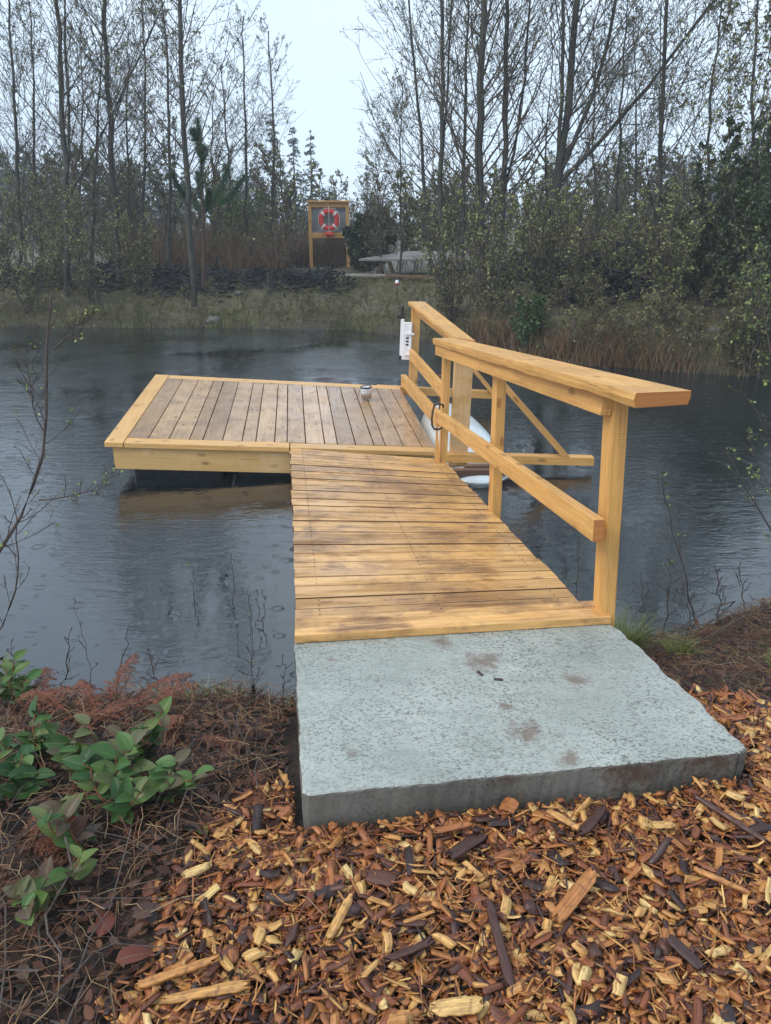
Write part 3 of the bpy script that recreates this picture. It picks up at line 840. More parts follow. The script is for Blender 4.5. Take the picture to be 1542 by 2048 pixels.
tube_obj('hanging_line', [(0, .03, .40), (.0, -.05, .33), (.005, -.06, .1), (-.003, -.06, -.1), (.0, -.06, -.34), (.0, -.08, -.38)], .008, 'rope_white', lb, 6)
me = bpy.data.meshes.new('bag')
V = []; F = []
n, m = 16, 12
for k in range(n + 1):
    x = -.17 + .34 * k / n; w = max(.02, (1 - abs(2 * k / n - 1) ** 3)) ; 
    for j in range(m):
        b = 2 * math.pi * j / m
        V.append((x, .055 * math.cos(b) * w, .065 * math.sin(b) * w * (1 + .15 * math.sin(k * 1.9)) + .01 * math.sin(k * .9)))
for k in range(n):
    for j in range(m): F.append((k * m + j, (k + 1) * m + j, (k + 1) * m + (j + 1) % m, k * m + (j + 1) % m))
me.from_pydata(V, [], F)
bag = link('throw_bag', me, 'bag_red', None, True); bag.location = (-1.70, SY - .105, 1.83)
tag(bag, 'orange red rescue throw bag strapped on the stand just below the lifebuoy', 'bag')

# ------------------------------------------------------------------ table, stumps, marker and logs on the far bank
def pl(px, py, Y): return Vector(at(px, py, Y))
tb = empty('picnic_table', tuple(pl(830, 560, 21.0))); to = Vector(tb.location)
tag(tb, 'low weathered grey picnic table with bench planks among the bare trees on the far bank', 'table')
zt = pl(830, 517, 21).z
zt0 = zt
mb = MB()
xa, xb_ = pl(718, 517, 21).x, pl(925, 522, 21).x
for k in range(6):
    y0 = 20.6 + k * .30
    xo = .22 * k; zt = zt0 + .024 * k
    mb.hexa([Vector(p) for p in [(xa + xo, y0, zt - .05 - .0), (xa + xo + .2, y0 + .28, zt - .02), (xa + xo + .2, y0 + .28, zt + .03), (xa + xo, y0, zt), (xb_ + .2, y0, zt - .05), (xb_ + .2, y0 + .28, zt - .02), (xb_ + .2, y0 + .28, zt + .03), (xb_ + .2, y0, zt)]], random.random())
shift(mb, to).build('tabletop', ['grey_wood'], tb, .004)
zt = zt0
mb = MB(); bz = pl(760, 550, 20).z
mb.beam((pl(692, 548, 20).x, 20.0, bz), (pl(770, 548, 20).x, 20.0, bz - .01), .30, .05, tint=.9)
shift(mb, to).build('bench_plank', ['grey_wood'], tb, .004)
mb = MB(); mb.beam((pl(771, 550, 20).x, 20.0, bz - .015), (pl(880, 556, 20).x, 20.0, bz - .06), .30, .06, tint=.4)
shift(mb, to).build('bench_plank', ['brown_plank'], tb, .004)
mb = MB(); mb.beam((pl(905, 530, 22.5).x, 22.5, bz + .08), (pl(952, 530, 22.5).x, 22.5, bz + .06), .3, .05, tint=.9)
shift(mb, to).build('bench_plank', ['grey_wood'], tb, .004)
for x in (xa + .7, xb_ - .3):
    for dx, yy in ((-.25, 20.9), (.25, 22.0)):
        mb = MB(); mb.beam((x + dx * .3, yy, zt - .05), (x + dx, yy, float(ground_z(x, yy)) - .1), .1, .1, up=(0, 1, 0))
        shift(mb, to).build('leg', ['wet_timber'], tb)
def stump(px, py0, py1, Y, r, label):
    p = pl(px, py1, Y); z0 = float(ground_z(p.x, Y)) - .05; h = pl(px, py0, Y).z - z0
    rg = np.random.default_rng(int(px)); n = 14; V = []; F = []
    for z, s in ((0, 1.25), (.15, 1.05), (.6, .95), (1, .9)):
        for j in range(n):
            a = 2 * math.pi * j / n; rr = r * s * (1 + .12 * math.sin(3 * a + px) + rg.uniform(-.05, .05))
            V.append((rr * math.cos(a), rr * math.sin(a), z * h + (rg.uniform(-.03, .04) if z == 1 else 0)))
    V.append((0, 0, h * 1.0))
    for k in range(3):
        for j in range(n): F.append((k * n + j, k * n + (j + 1) % n, (k + 1) * n + (j + 1) % n, (k + 1) * n + j))
    for j in range(n): F.append((3 * n + j, 3 * n + (j + 1) % n, 4 * n))
    me = bpy.data.meshes.new('stump'); me.from_pydata(V, [], F)
    o = link('tree_stump', me, 'alder_bark', None, False); o.location = (p.x, Y, z0)
    tag(o, label, 'stump')
stump(541, 546, 606, 18.6, .075, 'upright grey stump post standing alone on the grassy far bank')
stump(653, 534, 548, 22.0, .08, 'short dark stump between the legs of the lifebuoy stand')
mk = empty('marker_pole', tuple(pl(794, 606, 17.2)))
tag(mk, 'thin pole topped by a small white and red cap in front of the picnic table', 'marker')
hh = pl(794, 566, 17.2).z - mk.location.z
tube_obj('pole', [(0, 0, -.25), (0.01, 0, hh * .5), (0, 0, hh)], .006, 'twig_bark', mk, 5)
lathe('cap', [(0, hh + .065), (.03, hh + .055), (.042, hh + .03), (.045, hh)], 'white_plastic', mk, 12)
lathe('red_base', [(.043, hh + .002), (.040, hh - .035), (0, hh - .04)], 'buoy_red', mk, 12)
def log(pa, pb, r, label, mat='alder_bark', name='fallen_log', seed=0):
    rg = np.random.default_rng(seed); a = np.array(pa); b = np.array(pb); k = 10
    P = np.stack([a + (b - a) * t for t in np.linspace(0, 1, k)]) - a; P[1:-1] += rg.normal(size=(k - 2, 3)) * r * .25
    Rr = np.full(k, r) * rg.uniform(.85, 1.1, k); Rr = np.r_[.01, Rr, .01]; P = np.concatenate([P[:1], P, P[-1:]])
    o = link(name, npmesh(name, *tubes(P[None], Rr[None], 10)), mat, None, True); o.location = a
    tag(o, label, 'log'); return o
def gp(px, Y, dz): 
    p = at(px, 600, Y); return (p[0], Y, float(ground_z(p[0], Y)) + dz)
log(pl(1255, 528, 17), pl(1312, 552, 16.6), .07, 'dark log slanting over the right hand brush pile', seed=1)
log(pl(1000, 556, 18), pl(1105, 562, 18), .045, 'long grey pole lying level behind the forked tree', 'grey_wood', seed=2)
log(pl(1010, 566, 17.6), pl(1130, 572, 17.6), .045, 'second grey pole lying just below the upper one', 'grey_wood', seed=3)
log(pl(1310, 585, 15.5), pl(1372, 592, 15.3), .04, 'short dark log on the mossy mound at right', seed=5)
for k, (px, Yd, r, lab) in enumerate(((423, 17.0, .13, 'pale grey rock at the far waterline below the young pine'), (1340, 13.2, .12, 'dark round rock on the right bank above the water'), (1440, 12.6, .10, 'small dark rock near the right edge of the far bank'), (480, 18.6, .09, 'small pale stone in the grass left of the grey stump post'))):
    rg = np.random.default_rng(k + 3); n, m = 14, 9; V = []; F = []
    for i in range(m + 1):
        for j in range(n):
            th = math.pi * i / m; ph = 2 * math.pi * j / n; rr = r * (1 + .18 * math.sin(3 * ph + k) * math.sin(2 * th) + rg.uniform(-.05, .05))
            V.append((1.3 * rr * math.sin(th) * math.cos(ph), rr * math.sin(th) * math.sin(ph), .75 * rr * math.cos(th)))
    for i in range(m):
        for j in range(n): F.append((i * n + j, i * n + (j + 1) % n, (i + 1) * n + (j + 1) % n, (i + 1) * n + j))
    me = bpy.data.meshes.new('rock'); me.from_pydata(V, [], F)
    o = link('rock', me, 'stone', None, True); o.location = gp(px, Yd, .03); tag(o, lab, 'rock')

def pile(label, px0, px1, Y, h, n, seed, name='brush_pile'):
    """a long heap of charred branches and bark"""
    rg = np.random.default_rng(seed)
    x0 = at(px0, 570, Y)[0]; x1 = at(px1, 570, Y)[0]
    x = rg.uniform(x0, x1, n); yy = Y + rg.normal(size=n) * .45
    prof = h * (.6 + .4 * np.sin((x - x0) * 2.1 + seed) ** 2) * np.exp(-((yy - Y) / .7) ** 2) * np.clip(np.minimum(x - x0, x1 - x) * 3, .15, 1)
    z = ground_z(x, yy) + prof * rg.uniform(0, 1, n)
    a = np.stack([x, yy, z], 1); L = rg.uniform(.15, .9, n)
    d = unit(np.stack([rg.normal(size=n) * 1.6, rg.normal(size=n), rg.normal(size=n) * .38], 1))
    P = np.stack([a - d * L[:, None] / 2, a + rg.normal(size=(n, 3)) * .02, a + d * L[:, None] / 2], 1)
    r = rg.uniform(.008, .055, n) * (rg.random(n) ** .5)
    V, Qd = tubes(P, np.stack([r * .8, r, r * .6], 1) + .004, 5)
    tag(link(name, npmesh(name, V, Qd), 'charred'), label, 'brush pile')
pile('long low heap of black charred branches along the left of the far bank', -20, 470, 20.4, .42, 1900, 11)
pile('heap of black charred branches under the lifebuoy stand', 300, 690, 19.8, .36, 1900, 12)
pile('broad dark brush heap on the right bank beneath the evergreens', 1120, 1460, 15.6, .75, 2300, 13)
pile('dark ridge of branches behind the right hand trees', 1000, 1330, 18.6, .8, 1800, 14)

# ------------------------------------------------------------------ far bank trees
def gtree(px, Y, pts, w, seed, label, cat='tree', ext=1.35, forks=None, name='alder_tree', top=1.0, **kw):
    """pts: pixel points of the stem from low to high at distance Y, carried on above the frame by ext"""
    base = at(pts[0][0], pts[0][1], Y); gz_ = float(ground_z(base[0], Y)); base = np.array([base[0], Y, gz_ - .05])
    C = [at(x, y, Y) for x, y in pts]
    rg = np.random.default_rng(seed)
    lean = rg.uniform(-.05, .05)
    C = np.array(C); C[:, 1] += lean * (C[:, 2] - gz_)
    if C[0][2] > gz_ + .05: C = np.vstack([[base], C])
    else: C[0] = base
    if ext: 
        dd = C[-1] - C[-2]; dd = dd / np.linalg.norm(dd); C = np.vstack([C, [C[-1] + (dd + np.array([0, 0, .4])) / 1.4 * ext]])
    loc = C[0].copy(); r = w * .5 * (Y * 1.04) / 1540
    stems = [stemlines(C - loc, 16, rg, .012 + r * .12)]; radii = [r]
    for fk in (forks or []):
        F_ = np.array([at(x, y, Y) for x, y in fk]); F_[:, 1] += lean * (F_[:, 2] - gz_)
        if ext: 
            dd = F_[-1] - F_[-2]; dd /= np.linalg.norm(dd); F_ = np.vstack([F_, [F_[-1] + dd * ext]])
        stems.append(stemlines(F_ - loc, 16, rg, .012)); radii.append(r * .45)
    kw.setdefault('n1', 44)
    n1 = kw.pop('n1'); mats = {k: kw.pop(k) for k in ('bark', 'twig', 'leafm') if k in kw}
    geo = tree_geo(stems, radii, seed, n1=n1 if len(stems) == 1 else int(n1 * .7), **kw)
    g_ = kw.get('group')
    return put_tree(name, geo, tuple(loc), label, cat, **mats)
E_ = 3.0
gtree(0, 18.5, [(133, 585), (131, 450), (130, 345), (112, 170), (104, -20)], 13, 101, 'tall bare alder forking low, first large trunk from the left edge', ext=E_, forks=[[(130, 345), (136, 250), (122, 120), (118, -20)], [(131, 400), (175, 320), (215, 235), (262, 130)]], n1=50, t0=.2)
gtree(0, 19.5, [(240, 560), (230, 400), (222, 200), (212, -20)], 13, 102, 'straight bare alder, second large trunk from the left edge', ext=E_, n1=56, t0=.2)
gtree(0, 18.0, [(388, 606), (384, 480), (374, 330), (364, 180), (362, -20)], 13, 103, 'slim bare alder standing at the waterline left of the young pine', ext=E_, n1=58, t0=.22)
gtree(0, 21, [(336, 520), (337, 330), (334, 160), (322, 20)], 8, 104, 'thin bare tree just left of the waterline alder', ext=.8, n1=46, t0=.25, leaf=.04)
gtree(0, 21, [(40, 560), (38, 380), (26, 220), (18, 60)], 9, 105, 'thin bare tree at the very left edge of the bank', ext=1.5, n1=50, t0=.15)
gtree(0, 23, [(540, 520), (545, 380), (547, 260), (536, 90)], 7, 106, 'slender bare tree whose top stands in front of the far spruces', ext=.4, n1=34, t0=.25, l1=.2, leaves=.6)
gtree(0, 24, [(492, 500), (492, 350), (490, 200), (483, 55)], 7, 107, 'slender bare tree left of the far spruces', ext=.3, n1=34, t0=.25, l1=.22, leaves=.6)
gtree(0, 22, [(180, 560), (188, 400), (190, 250), (200, 110)], 7, 108, 'thin bare tree between the two large left trunks', ext=1, n1=40, t0=.2)
gtree(0, 22, [(290, 540), (284, 400), (292, 230), (286, 60)], 7, 109, 'thin bare tree right of the second large left trunk', ext=1.2, n1=40, t0=.2)
gtree(0, 24, [(455, 520), (458, 400), (452, 260), (440, 150)], 6, 110, 'small bare tree close to the right of the young pine', ext=.3, n1=40, t0=.2)
gtree(0, 21.5, [(84, 560), (80, 430), (70, 300), (72, 150)], 8, 111, 'thin bare tree just left of the forked alder', ext=1.5, n1=46, t0=.15)
gtree(0, 23, [(262, 540), (260, 400), (256, 260), (262, 120)], 6, 112, 'very thin bare tree close behind the second large left trunk', ext=.6, n1=38, t0=.2)
gtree(0, 24, [(425, 520), (428, 400), (424, 290), (430, 185)], 5, 113, 'very thin bare stem just right of the pine', ext=.2, n1=32, t0=.25)
gtree(0, 23, [(155, 540), (158, 420), (164, 280), (160, 130)], 6, 114, 'very thin bare tree right beside the forked alder', ext=.8, n1=38, t0=.2)
# right of the gap
gtree(0, 20, [(1275, 560), (1270, 420), (1280, 280), (1274, 130)], 6, 133, 'very thin bare tree left of the lone right alder', ext=.8, n1=38, t0=.2)
gtree(0, 21, [(1190, 560), (1196, 430), (1188, 300), (1196, 150)], 6, 134, 'very thin bare tree seen under the long right limbs of the leaning alder', ext=.5, n1=36, t0=.2)
gtree(0, 16.5, [(962, 612), (962, 400), (964, 200), (968, -20)], 19, 121, 'thick straight dark alder rising behind the far end of the handrail', ext=E_, n1=60, t0=.14, l1=.36)
gtree(0, 17.2, [(1000, 610), (1006, 430), (1012, 250), (1018, -20)], 13, 122, 'straight alder close to the right of the thickest dark trunk', ext=E_, n1=56, t0=.2, forks=[[(1006, 400), (1032, 300), (1052, 150), (1064, -20)]])
gtree(0, 17.5, [(885, 560), (880, 380), (884, 200), (886, -20)], 11, 123, 'bare alder, leftmost of the tall trunks right of the sky gap', ext=E_, n1=58, t0=.14, forks=[[(881, 330), (896, 200), (905, -20)]])
gtree(0, 16.0, [(1085, 590), (1105, 440), (1122, 340), (1145, 180), (1160, -20)], 19, 124, 'thick alder leaning right with long ascending limbs', ext=E_, n1=56, t0=.14, l1=.4,
      forks=[[(1118, 365), (1180, 310), (1250, 230), (1330, 130)], [(1125, 340), (1170, 240), (1215, 110), (1240, -20)], [(1110, 400), (1122, 250), (1132, 80), (1130, -20)]])
gtree(0, 15.5, [(1310, 640), (1318, 480), (1322, 330), (1332, 150), (1345, -20)], 11, 125, 'bare alder halfway between the leaning alder and the right edge', ext=E_, n1=56, t0=.2, l1=.38)
gtree(0, 19.5, [(1236, 560), (1232, 400), (1238, 250), (1242, 90)], 7, 126, 'thin bare tree behind the leaning alder', ext=1, n1=44, t0=.2)
gtree(0, 20, [(803, 500), (801, 380), (800, 290), (803, 190)], 5, 127, 'very thin bare tree left of the tall right hand trunks', ext=.2, n1=36, t0=.25)
gtree(0, 20, [(860, 540), (852, 420), (846, 300), (828, 120), (815, -20)], 8, 128, 'thin alder curving left over the sky gap', ext=1.2, n1=44, t0=.2, l1=.32)
gtree(0, 19, [(925, 590), (926, 420), (930, 250), (934, 60)], 9, 129, 'thin alder just left of the thickest dark trunk', ext=1.6, n1=50, t0=.18)
gtree(0, 15, [(1410, 600), (1420, 430), (1412, 280), (1432, 100)], 8, 130, 'thin bare tree in front of the right hand evergreens', ext=1, n1=46, t0=.15, l1=.34)
gtree(0, 14, [(1500, 560), (1512, 380), (1505, 200), (1520, -10)], 9, 131, 'bare tree at the upper right edge', ext=1.5, n1=50, t0=.15, l1=.36, leaf=.04, leaves=2.6)
gtree(0, 21, [(765, 540), (762, 470), (758, 400), (752, 330)], 4, 132, 'small bare sapling right of the lifebuoy stand', ext=.2, n1=34, t0=.2, lmin=.35)

# ------------------------------------------------------------------ shrubs on the far bank
def shrub(px, Y, h, spread, seed, label, leafm='shrub_leaf', n=9, leaf=.027, leaves=1.3, n1=15, cat='shrub', name='shrub', py=None, twig='twig_bark', sides=4, r=.016):
    rg = np.random.default_rng(seed)
    x = at(px, 600, Y)[0]; z = float(ground_z(x, Y)) - .04
    stems = []
    for k in range(n):
        a = rg.uniform(0, 2 * math.pi); s = spread * rg.uniform(.3, 1); hh = h * rg.uniform(.65, 1.05)
        C = [(rg.normal() * .08, rg.normal() * .08, 0), (math.cos(a) * s * .4, math.sin(a) * s * .4, hh * .45), (math.cos(a) * s, math.sin(a) * s, hh)]
        stems.append(stemlines(C, 9, rg, .02))
    geo = tree_geo(stems, [r] * n, seed, n1=n1, t0=.06, ang=(25, 60), l1=.26, n2=5, n3=4, leaf=leaf, leaves=leaves, lmin=.12, sides=sides, k1=4, rmin=.0032)
    return put_tree(name, geo, (x, Y, z), label, cat, None, twig, twig, leafm)
S = [
 (60, 17.6, 2.2, 1.0, 'leafy olive shrub at the left edge of the far waterline'),
 (190, 18.0, 2.4, 1.1, 'olive shrub between the two large left trunks at the water'),
 (275, 18.8, 2.0, .9, 'olive budding shrub right of the second large trunk'),
 (130, 19.6, 2.8, 1.2, 'tall budding shrub behind the forked alder'),
 (20, 19.6, 2.8, 1.1, 'tall budding shrub behind the left edge shrub'),
 (905, 15.2, 2.5, 1.0, 'wide olive shrub left of the thickest dark trunk'),
 (985, 14.4, 2.4, 1.0, 'wide olive shrub at the foot of the two dark trunks'),
 (1070, 15.2, 2.2, .9, 'olive shrub at the foot of the leaning alder'),
 (1160, 14.6, 2.0, .9, 'olive shrub right of the leaning alder'),
 (1330, 13.6, 1.9, .8, 'sparse olive shrub around the lone right alder'),
 (1240, 16.0, 1.8, .8, 'sparse shrub by the slanting dark log'),
]
for k, (px, Yd, h, sp, lab) in enumerate(S):
    shrub(px, Yd, h, sp, 300 + k, lab)
shrub(1060, 12.9, .85, .3, 340, 'small green bush at the waterline behind the handrail', 'green_leaf', 8, .035, 1.8, 10, 'bush', 'bush')
shrub(500, 23.5, 2.6, 1.3, 341, 'yellow green shrub left of the lifebuoy stand', 'bud_green', 12, .04, 1.6, 14)
shrub(735, 23.5, 1.5, .8, 342, 'dark green bush right beside the lifebuoy stand', 'evergreen_leaf', 14, .07, 5, 14, 'bush', 'bush')
for k, (px, Yd, h, sp, lab) in enumerate([
    (1400, 14.5, 2.6, 1.0, 'dense dark evergreen bush on the right bank, leftmost of three'),
    (1480, 13.4, 2.9, 1.0, 'dense dark evergreen bush on the right bank, middle of three'),
    (1560, 12.6, 3.1, 1.0, 'dense dark evergreen bush cut by the right edge')]):
    shrub(px, Yd, h, sp, 350 + k, lab, 'evergreen_leaf', 11, .038, 3.4, 17, 'bush', 'evergreen_bush')
shrub(1535, 10.9, 1.9, .5, 356, 'yellow green budding willow at the right edge in front of the evergreens', 'bud_green', 7, .028, .8, 12)

# ------------------------------------------------------------------ conifers
def conifer_geo(h, w, seed, needle=.16, dens=1.0):
    rg = np.random.default_rng(seed)
    P = stemlines([(0, 0, 0), (0, 0, h)], 10, rg, .01)[None]; Rr = np.linspace(.02 * h, .004, 10)[None]
    trunk = tubes(P, Rr, 6)
    n = int(120 * dens)
    t = np.sort(rg.uniform(.08, .99, n)); idx = np.zeros(n, int)
    L = w * (1 - t) ** .8 * rg.uniform(.7, 1.1, n) + .12
    C, Rb = sprout(P, Rr, idx, t, np.radians(rg.uniform(80, 105, n)), L, 5, -.06, .05, .3, .006, rg)
    tw = tubes(C, Rb, 3)
    per = 26
    li = np.repeat(np.arange(n), per); tt = rg.uniform(.12, 1, n * per)
    pos, T = along(C, li, tt)
    d = unit(T * .7 + rg.normal(size=pos.shape) * .55 + np.array([0, 0, -.15])); s = (needle * rg.uniform(.6, 1.3, len(pos)) * (.5 + L[li] / w * .8))[:, None]
    b = unit(np.cross(d, rg.normal(size=pos.shape))) * s * .22
    V = np.stack([pos, pos + d * s * .5 + b, pos + d * s, pos + d * s * .5 - b], 1).reshape(-1, 3)
    return trunk, tw, (V, np.arange(len(V)).reshape(-1, 4), np.repeat(rg.uniform(0, 1, len(pos)), 4))
CG = [conifer_geo(7.5, 1.5, 5), conifer_geo(7.5, 1.25, 6), conifer_geo(7.5, 1.8, 8, dens=1.2)]
CM = []
def conifer(px, top, Y, gi, label, sw=1.0):
    x = at(px, 450, Y)[0]; z0 = float(ground_z(x, Y)) - .1; h = at(px, top, Y)[2] - z0
    t = empty('spruce_tree', (x, Y, z0), random.uniform(0, 6)); tag(t, label, 'tree')
    if len(CM) <= gi: CM.extend([None] * (gi + 1 - len(CM)))
    if CM[gi] is None:
        tr, tw, lf = CG[gi]
        CM[gi] = [npmesh('trunk', *tr), npmesh('branches', *tw), npmesh('foliage', lf[0], lf[1], tint=lf[2])]
        for m, mt in zip(CM[gi], ('brown_bark', 'brown_bark', 'conifer_needle')): m.materials.append(M[mt])
    for nm, me in zip(('trunk', 'branches', 'foliage'), CM[gi]):
        o = bpy.data.objects.new(nm, me); col.objects.link(o); o.parent = t
    t.scale = (h / 7.5 * sw,) * 2 + (h / 7.5,)
conifer(553, 225, 46, 0, 'misty dark spruce behind the slender bare tree, leftmost of three spires')
conifer(592, 252, 50, 1, 'misty spruce, middle of the three spires left of the sky gap')
conifer(626, 258, 52, 0, 'misty spruce, rightmost of the three spires left of the sky gap')
conifer(520, 300, 44, 2, 'misty spruce low to the left of the three spires')
conifer(665, 350, 55, 2, 'small misty spruce just above the lifebuoy stand')
conifer(735, 330, 60, 1, 'small misty spruce in the sky gap')
conifer(1090, 300, 40, 2, 'dark spruce seen between the tall right hand trunks', 1.1)
conifer(1435, 290, 34, 1, 'dark spruce behind the evergreen bushes on the right', 1.0)
conifer(1500, 200, 28, 1, 'tall dark spruce near the right edge', 1.3)
conifer(1565, 120, 26, 2, 'tall dark spruce cut by the right edge', 1.2)
conifer(1375, 300, 38, 0, 'dark spruce left of the tall spruce near the right edge', 1.2)

# young pine with upswept boughs
def pine():
    rg = np.random.default_rng(77); Y = 19.0
    b = at(408, 590, Y); z0 = float(ground_z(b[0], Y)) - .05; b[2] = z0
    pts = np.array([b, at(408, 430, Y), at(402, 320, Y), at(397, 240, Y)]) - b
    P = stemlines(pts, 14, rg, .008)[None]; Rr = np.linspace(.05, .012, 14)[None]
    t = empty('pine_tree', tuple(b)); tag(t, 'young pine with dark green needle tufts and upswept boughs beside the waterline alder', 'tree')
    link('trunk', npmesh('trunk', *tubes(P, Rr, 8)), 'brown_bark', t, True)
    ends = [(405, 425, 478, 352, .5), (405, 425, 440, 330, .9), (405, 422, 352, 350, -.3), (406, 420, 388, 345, .4), (403, 330, 392, 268, .2), (403, 330, 412, 300, -.2), (400, 290, 388, 262, .0), (407, 430, 430, 385, -.6), (407, 425, 375, 390, .6)]
    Bs = []; 
    for (x0, y0, x1, y1, dy) in ends:
        p0 = at(x0, y0, Y) - b; p1 = at(x1, y1, Y) - b; p1[1] += dy
        mid = (p0 + p1) / 2 + np.array([(p1 - p0)[0] * .18, dy * .1, -.08])
        Bs.append(stemlines([p0, mid, p1], 8, rg, .01))
    Bs = np.stack(Bs)
    link('boughs', npmesh('boughs', *tubes(Bs, np.tile(np.linspace(.018, .007, 8), (len(Bs), 1)), 5)), 'brown_bark', t)
    # needle clusters along the outer boughs and the leader
    allp = np.concatenate([Bs, np.stack([P[0][-8:]])])
    n = 15000
    li = rg.integers(0, len(allp), n); tt = rg.uniform(.3, 1, n); pos, T = along(allp, li, tt)
    d = unit(T * 1.0 + unit(rg.normal(size=pos.shape)) * .9); s = rg.uniform(.09, .16, n)[:, None]
    w = unit(np.cross(d, rg.normal(size=pos.shape))) * .004
    V = np.stack([pos - w, pos + w, pos + d * s + w * .3, pos + d * s - w * .3], 1).reshape(-1, 3)
    link('needles', npmesh('needles', V, np.arange(len(V)).reshape(-1, 4), tint=np.repeat(rg.uniform(0, 1, n), 4)), 'pine_needle', t)
pine()

# ------------------------------------------------------------------ the far wood and undergrowth that read as one mass
def proto(seed, h, leaves, fine=False, n1=30, leaf=.033):
    rg = np.random.default_rng(seed)
    st_ = [stemlines([(0, 0, 0), (rg.normal() * .2, rg.normal() * .2, h * .5), (rg.normal() * .4, rg.normal() * .4, h)], 9, rg, .05)]
    return tree_geo(st_, [h * .009], seed, n1=n1, t0=.12, l1=.26, n2=5, n3=3, leaf=leaf, leaves=leaves, lmin=.35, sides=4, k1=4, rmin=.007, fine=fine, ang=(25, 48))
def scatter(name, protos, places, label, cat, mats, part=1):
    """bakes many transformed copies of the prototypes into one object with two materials"""
    Vs = []; Qs = []; Ts = []; MI = []; off = 0
    for (x, y, z, s, rz, pi) in places:
        c, s_ = math.cos(rz), math.sin(rz); Rm = np.array([[c, s_, 0], [-s_, c, 0], [0, 0, 1]])
        tr, tw, lf = protos[pi]
        for (V, Qd, Tt, mi) in ((tr[0], tr[1], None, 0), (tw[0], tw[1], None, 0), (lf[0], lf[1], lf[2], 1)):
            Vs.append((V @ Rm) * s + np.array([x, y, z])); Qs.append(Qd + off); off += len(V)
            Ts.append(np.full(len(V), .5) if Tt is None else Tt); MI.append(np.full(len(Qd), mi))
    me = npmesh(name, np.concatenate(Vs), np.concatenate(Qs), tint=np.concatenate(Ts))
    o = link(name, me, mats); me.polygons.foreach_set('material_index', np.concatenate(MI).astype(np.int32))
    tag(o, label, cat, None, 'stuff'); return o
PR = [proto(400 + k, 7.0, 1.2) for k in range(4)]
def top_px(px):  # skyline height of the wood across the photograph
    return np.interp(px, [-300, 0, 130, 300, 460, 560, 640, 690, 740, 820, 900, 1000, 1100, 1250, 1400, 1542, 1900], [270, 280, 290, 300, 310, 335, 370, 395, 370, 345, 330, 325, 325, 325, 270, 210, 150])
pls = []
for k in range(105):
    px = random.uniform(-200, 1740); Yd = random.uniform(23, 46)
    if 570 < px < 745 and Yd < 32: continue
    p = at(px, 450, Yd); z0 = float(ground_z(p[0], Yd)); h = at(px, top_px(px) + random.uniform(-10, 130), Yd)[2] - z0
    pls.append((p[0], Yd, z0 - .1, max(.25, h / 7.0), random.uniform(0, 6.28), random.randrange(4)))
scatter('distant_wood', PR, pls, 'misty grey wood of bare budding trees closing the view beyond the far bank', 'wood', ['far_bark', 'bud_leaf'])
PS = [proto(420 + k, 2.2, 1.8, True, 16, .04) for k in range(4)]
pls = []
for k in range(190):
    px = random.uniform(-150, 1700); Yd = random.uniform(21.5, 30)
    if 585 < px < 725 and Yd < 26.6: continue
    p = at(px, 500, Yd); z0 = float(ground_z(p[0], Yd))
    pls.append((p[0], Yd, z0 - .05, random.uniform(.6, 1.5), random.uniform(0, 6.28), random.randrange(4)))
for px in range(745, 960, 12):      # thicker brush behind the table
    Yd = random.uniform(24.2, 26); p = at(px, 500, Yd); pls.append((p[0], Yd, float(ground_z(p[0], Yd)) - .05, random.uniform(.8, 1.15), random.uniform(0, 6.28), random.randrange(4)))
scatter('undergrowth', PS, pls, 'olive budding undergrowth filling the space beneath the far trees', 'undergrowth', ['twig_bark', 'shrub_leaf'])
pls = []
for k in range(440):
    x_ = random.uniform(-10.5, 8.5) if random.random() < .7 else random.uniform(2.5, 8); fy_ = float(np.interp(x_, FX, FYs)); y_ = fy_ + abs(random.gauss(0, 1.0)) * (1.3 if x_ > 1 else 1.0) + .02
    if x_ < 1 and random.random() < .45: continue
    z_ = float(ground_z(x_, y_))
    if z_ < -.03: continue
    pls.append((x_, y_, z_ - .02, random.uniform(.10, .30) * (1.25 if x_ > 1.5 else 1), random.uniform(0, 6.28), random.randrange(4)))
PB = [proto(440 + k, 2.2, .8, True, 18, .07) for k in range(4)]
scatter('bank_brush', PB, pls, 'low twiggy brush scattered along the far bank down to the water', 'brush', ['twig_bark', 'dry_grass'])
PC = [conifer_geo(7.5, 1.9, 31, .3, .5), conifer_geo(7.5, 1.6, 32, .3, .5)]
pls = []
for k in range(260):
    px = random.uniform(-400, 1950); Yd = random.uniform(48, 85)
    tp = np.interp(px, [-400, 0, 300, 480, 600, 690, 800, 950, 1120, 1300, 1542, 1900], [250, 290, 330, 350, 375, 395, 380, 365, 335, 305, 300, 270]) + random.uniform(-12, 45)
    p = at(px, 450, Yd); z0 = float(ground_z(p[0], Yd)); h = max(1.5, at(px, tp, Yd)[2] - z0)
    pls.append((p[0], Yd, z0, h / 7.5, random.uniform(0, 6.28), random.randrange(2)))
scatter('conifer_forest', PC, pls, 'hazy belt of dark conifers on the low hill far behind the bare trees', 'forest', ['brown_bark', 'conifer_needle'])

